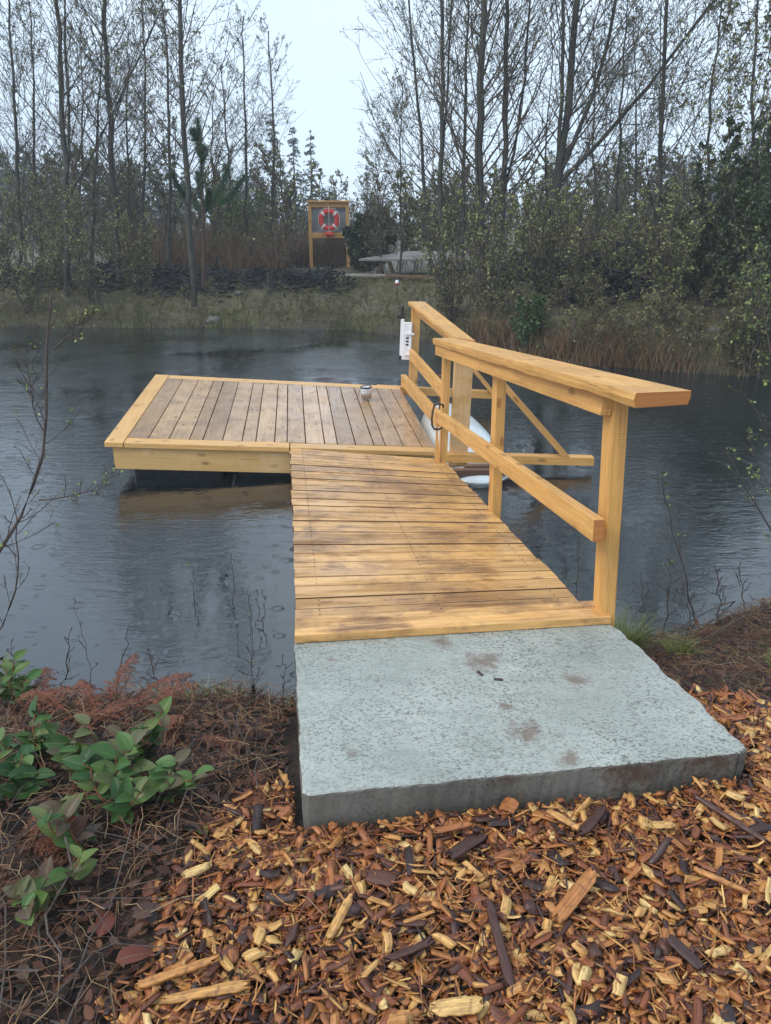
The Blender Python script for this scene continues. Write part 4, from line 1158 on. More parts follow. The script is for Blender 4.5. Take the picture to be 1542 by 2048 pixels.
def blades(name, region, n, h, w, mat, label, cat, seed, lean=.5, patchy=0.0):
    rg = np.random.default_rng(seed)
    x, y = region(rg, n); z = ground_z(x, y); m = z > -.06
    if patchy: m &= rg.random(len(x)) < np.clip(.5 + patchy * vnoise(x, y, 1.9, seed), .04, 1)
    x, y, z = x[m], y[m], z[m]; n = len(x)
    d = unit(np.stack([rg.normal(size=n) * lean, rg.normal(size=n) * lean, np.ones(n)], 1))
    L = (h * rg.uniform(.4, 1.2, n) * np.clip(1 + .45 * vnoise(x, y, 2.3, seed), .25, 2))[:, None]; a = rg.uniform(0, 6.28, n)
    wv = np.stack([np.cos(a), np.sin(a), 0 * a], 1) * w
    p = np.stack([x, y, z - .01], 1); md = p + d * L * .6; 
    d2 = unit(d + np.stack([rg.normal(size=n) * .5, rg.normal(size=n) * .5, -np.ones(n) * .35], 1)); tp = md + d2 * L * .45
    V = np.stack([p - wv, p + wv, md + wv * .7, md - wv * .7, tp], 1).reshape(-1, 3)
    i = np.arange(n)[:, None] * 5
    me = npmesh(name, V, i + np.array([[0, 1, 2, 3]]), i + np.array([[3, 2, 4]]), tint=np.repeat(rg.uniform(0, 1, n), 5))
    return tag(link(name, me, mat), label, cat, None, 'stuff')
def shore(off0, off1, x0=-11, x1=9):
    def f(rg, n):
        x = rg.uniform(x0, x1, n); return x, np.interp(x, FX, FYs) + rg.uniform(off0, off1, n)
    return f
blades('shore_grass', shore(-.15, .9), 26000, .17, .005, 'dry_grass', 'dry brown and olive grass fringing the far waterline', 'grass', 21, .45, .6)
blades('bank_grass', shore(.6, 5.5), 70000, .10, .006, 'dry_grass', 'short mossy grass covering the slope of the far bank', 'grass', 22, .8, .6)
def reedf(rg, n):
    px = np.interp(rg.random(n), [0, .5, .8, 1], [940, 1190, 1300, 1500]); x = np.interp(px, [900, 1200, 1542], [1.17, 3.24, 5.43]); return x, np.interp(x, FX, FYs) + rg.uniform(-.1, .55, n)
blades('reeds', reedf, 5200, .42, .005, 'rusty_cane', 'rusty dead reeds hanging over the water at the right bank', 'reeds', 23, .35, .9)
def canef(rg, n):
    px = rg.choice([rg.uniform(250, 620), rg.uniform(250, 620), rg.uniform(560, 700), rg.uniform(1120, 1420)], n) if False else np.where(rg.random(n) < .72, rg.uniform(240, 710, n), rg.uniform(1080, 1430, n))
    Yd = np.where((px > 560) & (px < 740), rg.uniform(25.3, 27, n), rg.uniform(21.3, 25.2, n)); u = (1024 - 500) / 1540; k = Yd / (_c + u * _s); return (px - 771) / 1540 * k, Yd
blades('bramble_canes', canef, 15000, 1.35, .007, 'rusty_cane', 'mass of rusty brown dead bramble canes behind the charred heaps', 'canes', 24, .38)

# ------------------------------------------------------------------ foreground wood chips
SL = [(-.26, 1.75), (1.14, 1.945), (.945, 2.81), (-.375, 2.615)]
def in_slab(x, y, m=0.0):
    ins = np.ones(np.shape(x), bool)
    for k in range(4):
        (ax, ay), (bx, by) = SL[k], SL[(k + 1) % 4]
        nx, ny = by - ay, -(bx - ax); L = math.hypot(nx, ny)
        ins &= ((x - ax) * nx + (y - ay) * ny) / L < -m
    return ins
def chip_zone(x, y):
    """how strongly a spot is covered by chips"""
    left = np.interp(y, [0.4, 1.2, 1.4, 1.65, 1.82, 1.95, 2.1, 2.25], [-.70, -.68, -.64, -.60, -.54, -.43, -.28, -.2]) + .05 * vnoise(x, y, 7, 3)
    back = np.interp(x, [-.4, .9, 1.15, 1.4, 2.0, 3], [2.0, 2.55, 2.52, 2.42, 2.36, 2.2]) + .04 * vnoise(x, y, 8, 6)
    return np.clip((x - left) / .14, 0, 1) * np.clip((back - y) / .10, 0, 1)
def chips(n, Lr, Wr, Tr, seed, zl, tbias, region, jag=.25):
    rg = np.random.default_rng(seed)
    x = rg.uniform(region[0], region[1], n); y = rg.uniform(region[2], region[3], n)
    keep = (rg.random(n) < chip_zone(x, y)) & ~in_slab(x, y, .0)
    x, y = x[keep], y[keep]; n = len(x)
    L = rg.uniform(*Lr, n); Wd = rg.uniform(*Wr, n); T = rg.uniform(*Tr, n)
    L = np.maximum(L, Wd * 1.15)
    tint = np.clip(rg.beta(1.3, 1.25, n) + tbias - .02, 0, 1)
    # keep clear of the slab sides
    dmin = np.full(n, 9.)
    for k in range(4):
        (ax, ay), (bx, by) = SL[k], SL[(k + 1) % 4]
        nx, ny = by - ay, -(bx - ax); l_ = math.hypot(nx, ny); dd = ((x - ax) * nx + (y - ay) * ny) / l_
        tt = ((x - ax) * (bx - ax) + (y - ay) * (by - ay)) / l_ ** 2
        dmin = np.where((dd > 0) & (tt > -.02) & (tt < 1.02), np.minimum(dmin, dd), dmin)
    L = np.where(dmin < L * .5, np.maximum(.015, dmin * 1.8), L); Wd = np.minimum(Wd, L * .8)
    yaw = rg.uniform(0, 2 * np.pi, n); pit = rg.normal(size=n) * .26; rol = rg.normal(size=n) * .35
    mound = .007 * vnoise(x, y, 6, 2) + .010 + .03 * np.exp(-np.clip(dmin, 0, 5) / .05) * (x > .9)
    z = ground_z(x, y) + mound + rg.uniform(*zl, n) + np.abs(np.sin(pit)) * L * .3
    # cross section rings along the length
    s = np.array([-.5, -.36, .0, .36, .5]); K = len(s)
    spl = rg.random((n, 2)) < .28; e0 = np.where(spl, rg.uniform(.12, .6, (n, 2)), rg.uniform(.78, 1.02, (n, 2)))
    wid = np.stack([e0[:, 0], rg.uniform(.85, 1, n), np.ones(n), rg.uniform(.85, 1, n), e0[:, 1]], 1)
    sh = np.stack([rg.normal(size=n) * .12, 0 * L, rg.normal(size=n) * .08, 0 * L, rg.normal(size=n) * .12], 1)
    bend = rg.normal(size=n) * .06
    ring = np.array([(-.5, -.5), (.5, -.5), (.5, .5), (-.5, .5)])
    loc = np.zeros((n, K, 4, 3))
    skew = rg.normal(size=(n, 1, 1)) * .12
    loc[..., 0] = s[None, :, None] * L[:, None, None] + ring[None, None, :, 0] * Wd[:, None, None] * skew * 3 + rg.normal(size=(n, K, 4)) * (L[:, None, None] * .015)
    loc[..., 1] = (ring[None, None, :, 0] * wid[:, :, None] + sh[:, :, None]) * Wd[:, None, None]
    loc[..., 2] = ring[None, None, :, 1] * T[:, None, None] * np.array([.8, .97, 1, .97, .8])[None, :, None] + (bend[:, None] * (s[None] * 2) ** 2 * L[:, None])[:, :, None] + rg.normal(size=(n, K, 4)) * (T[:, None, None] * .12)
    cy, sy = np.cos(yaw), np.sin(yaw); cp, sp = np.cos(pit), np.sin(pit); c_r, s_r = np.cos(rol), np.sin(rol)
    X_, Y_, Z_ = loc[..., 0], loc[..., 1], loc[..., 2]
    e = lambda a: a[:, None, None]
    Y2 = Y_ * e(c_r) - Z_ * e(s_r); Z2 = Y_ * e(s_r) + Z_ * e(c_r)
    X3 = X_ * e(cp) + Z2 * e(sp); Z3 = -X_ * e(sp) + Z2 * e(cp)
    X4 = X3 * e(cy) - Y2 * e(sy); Y4 = X3 * e(sy) + Y2 * e(cy)
    V = np.stack([X4 + e(x), Y4 + e(y), Z3 + e(z)], -1).reshape(-1, 3)
    idx = np.arange(n * K * 4).reshape(n, K, 4)
    a = idx[:, :-1]; b = np.roll(a, -1, 2); d = idx[:, 1:]; c = np.roll(d, -1, 2)
    Qd = np.stack([a, b, c, d], -1).reshape(-1, 4)
    caps = np.concatenate([idx[:, 0, ::-1], idx[:, -1, :]])
    uo = rg.uniform(0, 30, (n, 2))
    uvv = np.stack([np.broadcast_to(s[None, :, None] * L[:, None, None] + uo[:, 0][:, None, None], (n, K, 4)),
                    np.broadcast_to((ring[:, 0] + ring[:, 1] * .3)[None, None, :] * Wd[:, None, None] + uo[:, 1][:, None, None], (n, K, 4))], -1).reshape(-1, 2)
    Qa = np.concatenate([Qd, caps])
    return V, Qa, np.repeat(tint, K * 4), uvv[Qa.ravel()]
def merge(L):
    V = []; Qd = []; T = []; U = []; off = 0
    for v, q_, t_, u_ in L: V.append(v); Qd.append(q_ + off); T.append(t_); U.append(u_); off += len(v)
    return npmesh('chips', np.concatenate(V), np.concatenate(Qd), tint=np.concatenate(T), uv=np.concatenate(U))
reg = (-1.0, 2.7, .75, 2.75)
me = merge([
    chips(26000, (.006, .020), (.003, .009), (.001, .003), 49, (-.016, .006), -.16, reg),
    chips(16000, (.010, .026), (.005, .011), (.001, .003), 48, (-.002, .016), -.10, reg),
    chips(20000, (.014, .034), (.006, .014), (.0015, .004), 50, (-.010, .012), -.12, reg),
    chips(16000, (.020, .044), (.009, .020), (.0015, .005), 51, (-.002, .018), -.02, reg),
    chips(5500, (.024, .050), (.013, .026), (.003, .008), 52, (.006, .025), .04, reg),
    chips(16000, (.022, .075), (.0015, .006), (.001, .003), 53, (.002, .027), -.06, reg),
    chips(1100, (.045, .085), (.010, .022), (.003, .006), 54, (.014, .032), .06, reg),
    chips(600, (.03, .05), (.018, .030), (.005, .010), 55, (.016, .030), .06, reg),
    chips(420, (.05, .11), (.014, .03), (.002, .005), 56, (.016, .032), -.45, reg)])
tag(link('wood_chips', me, 'chip'), 'wet reddish brown and yellow wood chips covering the ground around the slab', 'wood chips', None, 'stuff')

# large pieces one can point at
def slabchip(name, px, py, L, Wd, T, yaw, tint, label, cat, seed, dz=.045, tiltx=.0, roll=.1):
    rg = np.random.default_rng(seed)
    u = (1024 - py) / 1540; r = (px - 771) / 1540; zz = u * _c - _s; z0 = .35
    for _ in range(3):
        k = (z0 + dz - H) / zz; x, y = r * k, (_c + u * _s) * k; z0 = float(ground_z(x, y))
    n, m = 18, 7; V = []; 
    endj = rg.uniform(0, .12, (2, m)); side = rg.normal(size=(n + 1, 2)).cumsum(0) * .015
    for k in range(n + 1):
        s = k / n - .5
        for layer in (1, -1):
            for j in range(m):
                q_ = j / (m - 1) - .5
                ex = (endj[0, j] if s < 0 else -endj[1, j]) * max(0, abs(s) * 2 - .6) / .4
                taper = 1 - .35 * max(0, abs(s) * 2 - .7) / .3
                V.append(((s + ex) * L, (q_ * taper + side[k, 0 if q_ < 0 else 1]) * Wd, layer * T / 2 * (1 - .5 * abs(q_ * 2) ** 3) + rg.normal() * T * .09 + .05 * Wd * math.cos(q_ * 3)))
    F = []
    row = 2 * m
    for k in range(n):
        for j in range(m - 1):
            F.append((k * row + j, (k + 1) * row + j, (k + 1) * row + j + 1, k * row + j + 1))
            F.append((k * row + m + j + 1, (k + 1) * row + m + j + 1, (k + 1) * row + m + j, k * row + m + j))
        for j, flip in ((0, 0), (m - 1, 1)):
            f = (k * row + j, k * row + m + j, (k + 1) * row + m + j, (k + 1) * row + j); F.append(f if not flip else f[::-1])
    for k, flip in ((0, 1), (n, 0)):
        for j in range(m - 1):
            f = (k * row + j, k * row + j + 1, k * row + m + j + 1, k * row + m + j); F.append(f[::-1] if flip else f)
    V = np.array(V); F = np.array(F)
    uvv = V[:, :2] + rg.uniform(0, 9, 2)
    me = npmesh(name, V, F, tint=np.full(len(V), tint), uv=uvv[F.ravel()])
    o = link(name, me, 'chip'); o.location = (x, y, z0 + dz); o.rotation_euler = (roll, tiltx, R(yaw)); tag(o, label, cat)
BIG = [
 ('bark_strip', 932, 1690, .15, .035, .008, 42, .06, 'dark purple brown bark strip lying on chips left below the middle of the slab', 'bark'),
 ('bark_strip', 1185, 1640, .19, .032, .014, 52, .08, 'thick dark bark strip lying on chips against the right part of the slab front', 'bark'),
 ('bark_strip', 762, 1755, .085, .045, .007, -12, .16, 'short broad maroon bark strip below the left end of the slab', 'bark'),
 ('bark_strip', 1000, 1888, .25, .022, .010, 96, .10, 'long narrow dark bark strip pointing up the picture, lower middle', 'bark'),
 ('bark_strip', 1465, 1640, .24, .018, .012, -50, .13, 'long dark splinter slanting down from the right end of the slab', 'splinter'),
 ('bark_strip', 1370, 1905, .10, .030, .009, -55, .05, 'dark bark strip near the lower right corner', 'bark'),
 ('bark_strip', 820, 1900, .14, .020, .008, 28, .10, 'slim dark bark strip right of the short yellow blocks, lower middle', 'bark'),
 ('wood_splinter', 905, 1655, .115, .022, .007, 12, .5, 'flat orange wood splinter left of the dark bark strip by the slab', 'splinter'),
 ('wood_chunk', 395, 1740, .085, .028, .012, 32, .97, 'pale yellow wood chunk at the left edge of the chips', 'wood chunk'),
 ('wood_chunk', 915, 2012, .12, .038, .012, 2, .93, 'broad pale yellow wood chunk at the bottom middle', 'wood chunk'),
 ('wood_splinter', 680, 1835, .14, .022, .012, 68, .84, 'tall yellow splinter pointing up, left of the short maroon bark', 'splinter'),
 ('wood_chunk', 1018, 1612, .06, .045, .012, 60, .52, 'upright orange wood chunk leaning on the slab front', 'wood chunk'),
 ('wood_splinter', 1130, 1640, .12, .020, .010, -42, .80, 'tan splinter beside the thick dark bark strip', 'splinter'),
 ('wood_splinter', 350, 1945, .20, .022, .012, 18, .72, 'long tan splinter at the lower left of the chips, upper of two', 'splinter'),
 ('wood_splinter', 410, 1985, .20, .022, .010, 12, .80, 'long yellow splinter at the lower left of the chips, lower of two', 'splinter'),
 ('wood_chunk', 1325, 1650, .07, .032, .010, 4, .90, 'pale yellow chunk right of the thick dark bark strip', 'wood chunk'),
 ('wood_chunk', 1470, 1592, .055, .032, .010, -40, .92, 'pale chunk at the right end of the slab front', 'wood chunk'),
 ('wood_splinter', 1150, 1790, .20, .040, .008, 48, .62, 'large flat tan splinter in the middle of the chips', 'splinter'),
 ('wood_splinter', 1440, 1760, .15, .018, .010, -35, .7, 'tan splinter near the right edge', 'splinter'),
]
for k, b in enumerate(BIG):
    slabchip(*b[:10], seed=600 + k, dz=.05, tiltx=random.uniform(-.12, .12), roll=random.uniform(-.2, .2))
for k, (x, y, yaw, lab) in enumerate(((.34, 2.40, 120, 'longer of two tiny dark chips on the slab top'), (.40, 2.36, -5, 'shorter of two tiny dark chips on the slab top'))):
    me = merge([chips(0, (.01, .02), (.01, .02), (.002, .003), 1, (0, 0), 0, reg)]) if False else None
    V = np.array([(-.016, -.003, 0), (.016, -.005, 0), (.018, .004, 0), (-.014, .005, 0), (-.015, -.002, .005), (.013, -.003, .006), (.014, .003, .005), (-.012, .004, .006)])
    F = np.array([(0, 3, 2, 1), (4, 5, 6, 7), (0, 1, 5, 4), (1, 2, 6, 5), (2, 3, 7, 6), (3, 0, 4, 7)])
    o = link('wood_chip', npmesh('chip', V, F, tint=np.full(8, .03), uv=V[F.ravel()][:, :2]), 'chip'); o.location = (x, y, .4515); o.rotation_euler = (0, 0, R(yaw)); tag(o, lab, 'wood chip')

# ------------------------------------------------------------------ forest litter on the left and right
def litter(name, n, size, seed, xr, yr, label, mask, tint=(0, 1)):
    rg = np.random.default_rng(seed); x = rg.uniform(*xr, n); y = rg.uniform(*yr, n)
    m = mask(x, y, rg) & (ground_z(x, y) > .0) & ~in_slab(x, y, -.02); x, y = x[m], y[m]; n = len(x)
    z = ground_z(x, y) + rg.uniform(.0, .035, n)
    a = rg.uniform(0, 6.28, n); s = size * rg.uniform(.4, 1.3, n)
    d = np.stack([np.cos(a), np.sin(a), rg.normal(size=n) * .25], 1); w = unit(np.cross(d, np.stack([rg.normal(size=n) * .3, rg.normal(size=n) * .3, np.ones(n)], 1)))
    up = unit(np.cross(d, w)); p = np.stack([x, y, z], 1); e = lambda q_: (s * q_)[:, None]
    curl = rg.uniform(-.15, .15, n)[:, None] * s[:, None]
    V = np.stack([p, p + d * e(.3) + w * e(.26) + up * curl, p + d * e(.7) + w * e(.22) + up * curl, p + d * e(1.0), p + d * e(.7) - w * e(.22) + up * curl, p + d * e(.3) - w * e(.26) + up * curl], 1).reshape(-1, 3)
    i = np.arange(n)[:, None] * 6
    Qd = np.concatenate([i + np.array([[0, 1, 2, 3]]), i + np.array([[0, 3, 4, 5]])])
    tag(link(name, npmesh(name, V, Qd, tint=np.repeat(rg.uniform(*tint, n), 6)), 'litter_leaf'), label, 'leaf litter', None, 'stuff')
litter('leaf_litter', 14000, .034, 71, (-2.6, -.1), (.7, 3.1), 'dark wet leaf litter under the leathery plants at lower left', lambda x, y, rg: rg.random(len(x)) > chip_zone(x, y))
litter('leaf_litter', 3500, .035, 72, (.8, 3.6), (2.25, 4.4), 'dark leaf litter on the muddy bank right of the slab', lambda x, y, rg: rg.random(len(x)) > chip_zone(x, y))
def sticks(name, n, L, r, seed, xr, yr, mat, label, cat, rise=.12, zl=(0, .05), mask=None, tintr=(0, 1)):
    rg = np.random.default_rng(seed); x = rg.uniform(*xr, n); y = rg.uniform(*yr, n)
    m = (ground_z(x, y) > -.02) & ~in_slab(x, y, -.03)
    if mask is not None: m &= mask(x, y, rg)
    x, y = x[m], y[m]; n = len(x); z = ground_z(x, y) + rg.uniform(*zl, n)
    d = unit(np.stack([rg.normal(size=n), rg.normal(size=n), rg.normal(size=n) * rise], 1)); l_ = (L * rg.uniform(.3, 1.2, n))[:, None]
    p = np.stack([x, y, z], 1); P = np.stack([p - d * l_ * .5, p - d * l_ * .17 + rg.normal(size=(n, 3)) * l_ * .06, p + d * l_ * .17 + rg.normal(size=(n, 3)) * l_ * .06, p + d * l_ * .5 + np.array([0, 0, -.01])], 1)
    P[..., 2] = np.maximum(P[..., 2], ground_z(P[..., 0], P[..., 1]) + .002)
    # keep sticks from crossing the slab
    bad = in_slab(P[:, 0, 0], P[:, 0, 1], -.01) | in_slab(P[:, -1, 0], P[:, -1, 1], -.01); P = P[~bad]; n = len(P)
    V, Qd = tubes(P, np.repeat((r * rg.uniform(.5, 1.3, n))[:, None], 4, 1), 3)
    tag(link(name, npmesh(name, V, Qd, tint=np.repeat(rg.uniform(*tintr, n), 12)), mat), label, cat, None, 'stuff')
litter('bank_litter', 26000, .07, 77, (-11, 9), (10, 21.5), 'brown leaf litter and dead plants strewn over the far bank', lambda x, y, rg: (y > np.interp(x, FX, FYs)) & (rg.random(len(x)) < np.clip(.45 + .5 * vnoise(x, y, 1.7, 9), .05, 1)), (.3, 1))
nz_ = lambda x, y, rg: rg.random(len(x)) > chip_zone(x, y) * .97
sticks('dead_stems', 5200, .16, .0013, 73, (-2.4, -.1), (.9, 3.0), 'straw', 'tangle of thin rusty dead stems covering the lower left bank', 'dead stems', .2, (0, .07), nz_)
sticks('dead_stems', 5200, .22, .0011, 74, (.85, 3.6), (2.3, 4.3), 'straw', 'matted straw coloured dead stems on the right bank', 'dead stems', .1, (0, .03), nz_, (.1, .9))
sticks('dead_stems', 5000, .55, .004, 78, (-11, 9), (10.5, 21), 'dry_grass', 'dead stalks lying over the grass of the far bank', 'dead stems', .7, (0, .12), lambda x, y, rg: y > np.interp(x, FX, FYs) + .1)
sticks('fallen_twigs', 260, .38, .0024, 75, (-2.2, -.2), (.8, 2.9), 'near_twig', 'thin dark fallen twigs over the leaf litter at lower left', 'twigs', .22, (.01, .1), nz_)
sticks('fallen_twigs', 110, .35, .0022, 76, (.9, 3.2), (2.35, 4.1), 'near_twig', 'thin fallen twigs on the muddy right bank', 'twigs', .15, (0, .03), nz_)
blades('sparse_grass', lambda rg, n: (rg.uniform(-1.0, -.38, n), rg.uniform(2.75, 2.98, n)), 420, .10, .0016, 'green_grass', 'thin green grass at the waterline left of the slab', 'grass', 25, .35)
blades('bank_moss', lambda rg, n: (rg.uniform(1.15, 3.2, n), rg.uniform(2.5, 4.0, n)), 1800, .05, .0014, 'green_grass', 'short grass scattered on the right bank', 'grass', 26, .8)

# grass tussocks
def tussock(x, y, n, h, seed, label, mat='green_grass'):
    rg = np.random.default_rng(seed); a = rg.uniform(0, 6.28, n); rr = rg.uniform(0, .055, n); L = h * rg.uniform(.5, 1.15, n)
    out = np.stack([np.cos(a), np.sin(a), 0 * a], 1); p = out * rr[:, None]; k = 5; pts = [p]
    d = unit(out * rg.uniform(.1, .55, n)[:, None] + np.array([0, 0, 1]))
    for j in range(k): pts.append(pts[-1] + d * (L / k)[:, None]); d = unit(d + out * .09 + np.array([0, 0, -.10]) * j + rg.normal(size=d.shape) * .05)
    P = np.stack(pts, 1); V, Qd = tubes(P, np.linspace(.0016, .0004, k + 1)[None].repeat(n, 0), 3)
    o = link('grass_tussock', npmesh('tussock', V, Qd, tint=np.repeat(rg.uniform(0, 1, n), (k + 1) * 3)), mat)
    o.location = (x, y, float(ground_z(x, y)) - .005); tag(o, label, 'grass tuft')
tussock(1.10, 3.13, 520, .23, 81, 'bright green grass tussock beside the near handrail post')
tussock(1.30, 2.98, 260, .10, 82, 'low yellow green grass tuft right of the slab corner')
tussock(1.62, 2.72, 160, .07, 83, 'small pale grass tuft on the right bank near the chips')

# ------------------------------------------------------------------ salal, ferns and saplings
def leaf_mesh(pos, d, nrm, L, Wd, tint, curl):
    """oval leathery leaves: grid of 7 x 3 per leaf"""
    n = len(pos); d = unit(d); w = unit(np.cross(d, nrm)); u = unit(np.cross(w, d))
    s = np.linspace(0, 1, 8); prof = np.sin(np.pi * s ** .8) ** .75; prof[-1] = 0.0; prof[0] = .06
    c = np.array([-1, -.5, 0, .5, 1])
    V = (pos[:, None, None] + d[:, None, None] * (s[None, :, None, None] * L[:, None, None, None]) + w[:, None, None] * (c[None, None, :, None] * prof[None, :, None, None] * (Wd / 2)[:, None, None, None])
         + u[:, None, None] * ((np.abs(c)[None, None, :, None] * prof[None, :, None, None] * .20 * Wd[:, None, None, None]) - (s[None, :, None, None] ** 2) * (curl * L)[:, None, None, None]))
    K, J = len(s), len(c); idx = np.arange(n * K * J).reshape(n, K, J)
    Qd = np.stack([idx[:, :-1, :-1], idx[:, 1:, :-1], idx[:, 1:, 1:], idx[:, :-1, 1:]], -1).reshape(-1, 4)
    uvv = np.stack([np.broadcast_to(s[None, :, None], (n, K, J)), np.broadcast_to((c / 2 + .5)[None, None], (n, K, J))], -1).reshape(-1, 2)
    return V.reshape(-1, 3), Qd, np.repeat(tint, K * J), uvv[Qd.ravel()]
def salal(x, y, h, stems, seed, label, per=9, L=.073, tints=(.05, .6), spread=.14, name='salal_plant'):
    rg = np.random.default_rng(seed); z = float(ground_z(x, y)); t = empty(name, (x, y, z)); tag(t, label, 'plant')
    P = []
    for k in range(stems):
        a = rg.uniform(0, 6.28); s = spread * rg.uniform(.3, 1.1); hh = h * .8 * rg.uniform(.45, 1.05)
        P.append(stemlines([(0, 0, -.02), (math.cos(a) * s * .5, math.sin(a) * s * .5, hh * .5), (math.cos(a) * s, math.sin(a) * s, hh)], 8, rg, .006))
    P = np.stack(P); link('stems', npmesh('stems', *tubes(P, np.tile(np.linspace(.0032, .0016, 8), (stems, 1)), 5)), 'red_stem', t, True)
    idx = np.repeat(np.arange(stems), per); tt = np.tile(np.linspace(.3, .99, per), stems)
    pos, T = along(P, idx, tt); n = len(pos); side = np.tile(np.where(np.arange(per) % 2, 1, -1), stems)
    az = rg.uniform(0, 6.28, stems)[idx] + side * 1.4 + rg.normal(size=n) * .5
    d = unit(np.stack([np.cos(az), np.sin(az), .35 + rg.normal(size=n) * .25], 1) + T * .35)
    nrm = unit(np.array([0, -.25, 1.0]) + rg.normal(size=(n, 3)) * .28)
    LL = L * rg.uniform(.65, 1.2, n)
    V, Qd, Tt, U = leaf_mesh(pos, d, nrm, LL, LL * rg.uniform(.52, .66, n), rg.uniform(*tints, n), rg.uniform(.05, .28, n))
    link('leaves', npmesh('leaves', V, Qd, tint=Tt, uv=U), 'salal_leaf', t, True)
def gpx(px, py, dz=0):
    z = .2
    for _ in range(5):
        u = (1024 - py) / 1540; k = (z + dz - H) / (u * _c - _s); x, y = (px - 771) / 1540 * k, (_c + u * _s) * k; z = float(ground_z(x, y))
    return x, y
for k, (px, py, h, st_, tn, lab) in enumerate([
    (70, 1530, .20, 5, (.05, .75), 'glossy deep green leathery plant at the left edge above the litter'),
    (205, 1560, .24, 6, (.1, .85), 'leathery plant with green leaves in the middle of the left clump'),
    (268, 1545, .24, 6, (.1, .85), 'tallest leathery green plant of the left clump by the dead fern'),
    (325, 1585, .18, 4, (.3, .85), 'leathery plant with mauve tinged leaves, rightmost of the clump'),
    (230, 1640, .20, 4, (.0, .75), 'deep green leathery plant in front of the clump centre'),
    (175, 1720, .22, 3, (.3, 1.0), 'leathery plant with red upper leaves and a red stem in front'),
    (20, 1420, .24, 3, (.3, .6), 'pale green leathery plant at the left edge against the water'),
    (120, 1780, .12, 3, (.35, .85), 'low leathery plant with dull purple green leaves over the litter'),
    (10, 1620, .20, 4, (.0, .6), 'leathery green plant cut by the left edge'),
]):
    x, y = gpx(px, py); salal(x, y, h, st_, 700 + k, lab, tints=tn)
# large reddish fallen leaves
for k, (px, py, yaw, L, tn, lab) in enumerate([
    (290, 1815, 60, .075, .93, 'large reddish brown leaf at the edge of the chips, upper of two'),
    (268, 1855, 25, .08, .86, 'large dull purple leaf at the edge of the chips, lower of two'),
    (415, 1690, 130, .06, .50, 'pale grey green leaf lying on the left edge of the chips'),
    (200, 1895, 80, .09, .97, 'big rusty red leaf near the lower left corner'),
    (235, 1945, 20, .085, .95, 'big dark red leaf just above the lower left corner'),
    (60, 1980, 140, .06, .84, 'dull purple leaf at the lower left corner')]):
    x, y = gpx(px, py); z = float(ground_z(x, y)) + .035
    a = R(yaw)
    V, Qd, Tt, U = leaf_mesh(np.array([[0., 0, 0]]), np.array([[math.cos(a), math.sin(a), .25]]), np.array([[random.uniform(-.5, .5), -.35, 1.]]), np.array([L * .92]), np.array([L * .5]), np.array([tn]), np.array([.55]))
    o = link('fallen_leaf', npmesh('leaf', V, Qd, tint=Tt, uv=U), 'salal_leaf', None, True); o.location = (x, y, z); tag(o, lab, 'leaf')

def fern(x, y, z, az, L, rise, seed, label, droop=1.0):
    """dead bracken frond: curved rachis, curled pinnae with toothed edges"""
    rg = np.random.default_rng(seed); t = empty('dead_fern', (x, y, z)); tag(t, label, 'fern')
    k = 22; pts = [np.zeros(3)]; d = unit(np.array([math.cos(az), math.sin(az), rise]))
    for j in range(k): pts.append(pts[-1] + d * L / k); d = unit(d + np.array([0, 0, -.055 * droop]) + rg.normal(size=3) * .03)
    P = np.array(pts)[None]; link('stalk', npmesh('stalk', *tubes(P, np.linspace(.003, .0008, k + 1)[None], 5)), 'red_stem', t, True)
    m = 44; idx = np.zeros(m, int); tt = np.linspace(.2, .99, m); pos, T = along(P, idx, tt)
    side = np.where(np.arange(m) % 2, 1, -1)[:, None]; lat = unit(np.cross(T, np.array([0, 0, 1.]))) * side
    dd = unit(lat + T * .5 + rg.normal(size=(m, 3)) * .2); ln = L * .26 * np.sin(np.pi * np.clip(tt, 0, 1) ** .7) ** .6 * rg.uniform(.5, 1.1, m) + .01
    q_ = [pos]; 
    for j in range(6): q_.append(q_[-1] + dd * (ln / 6)[:, None]); dd = unit(dd + np.array([0, 0, -.22]) + rg.normal(size=dd.shape) * .1)
    C = np.stack(q_, 1); tw = tubes(C, np.tile(np.linspace(.0012, .0005, 7), (m, 1)), 3)
    nn = m * 26; li = np.repeat(np.arange(m), 26); pt = np.tile(np.linspace(.05, 1, 26), m); pp, TT = along(C, li, pt)
    sd = np.where(np.arange(nn) % 2, 1, -1)[:, None]; la = unit(np.cross(TT, rg.normal(size=(nn, 3)) * .3 + np.array([0, 0, 1.]))) * sd
    s = (ln[li] * .16 * (1.1 - pt))[:, None] + .002
    e = unit(la + TT * .4 + rg.normal(size=la.shape) * .2) * s; wv = TT * .0019
    V2 = np.stack([pp - wv, pp + wv, pp + e + wv * .4, pp + e - wv * .4], 1).reshape(-1, 3)
    V = np.concatenate([tw[0], V2]); Qd = np.concatenate([tw[1], np.arange(len(V2)).reshape(-1, 4) + len(tw[0])])
    link('fronds', npmesh('fronds', V, Qd, tint=np.r_[np.full(len(tw[0]), .3), np.repeat(rg.uniform(0, .55, nn), 4)]), 'fern_red', t)
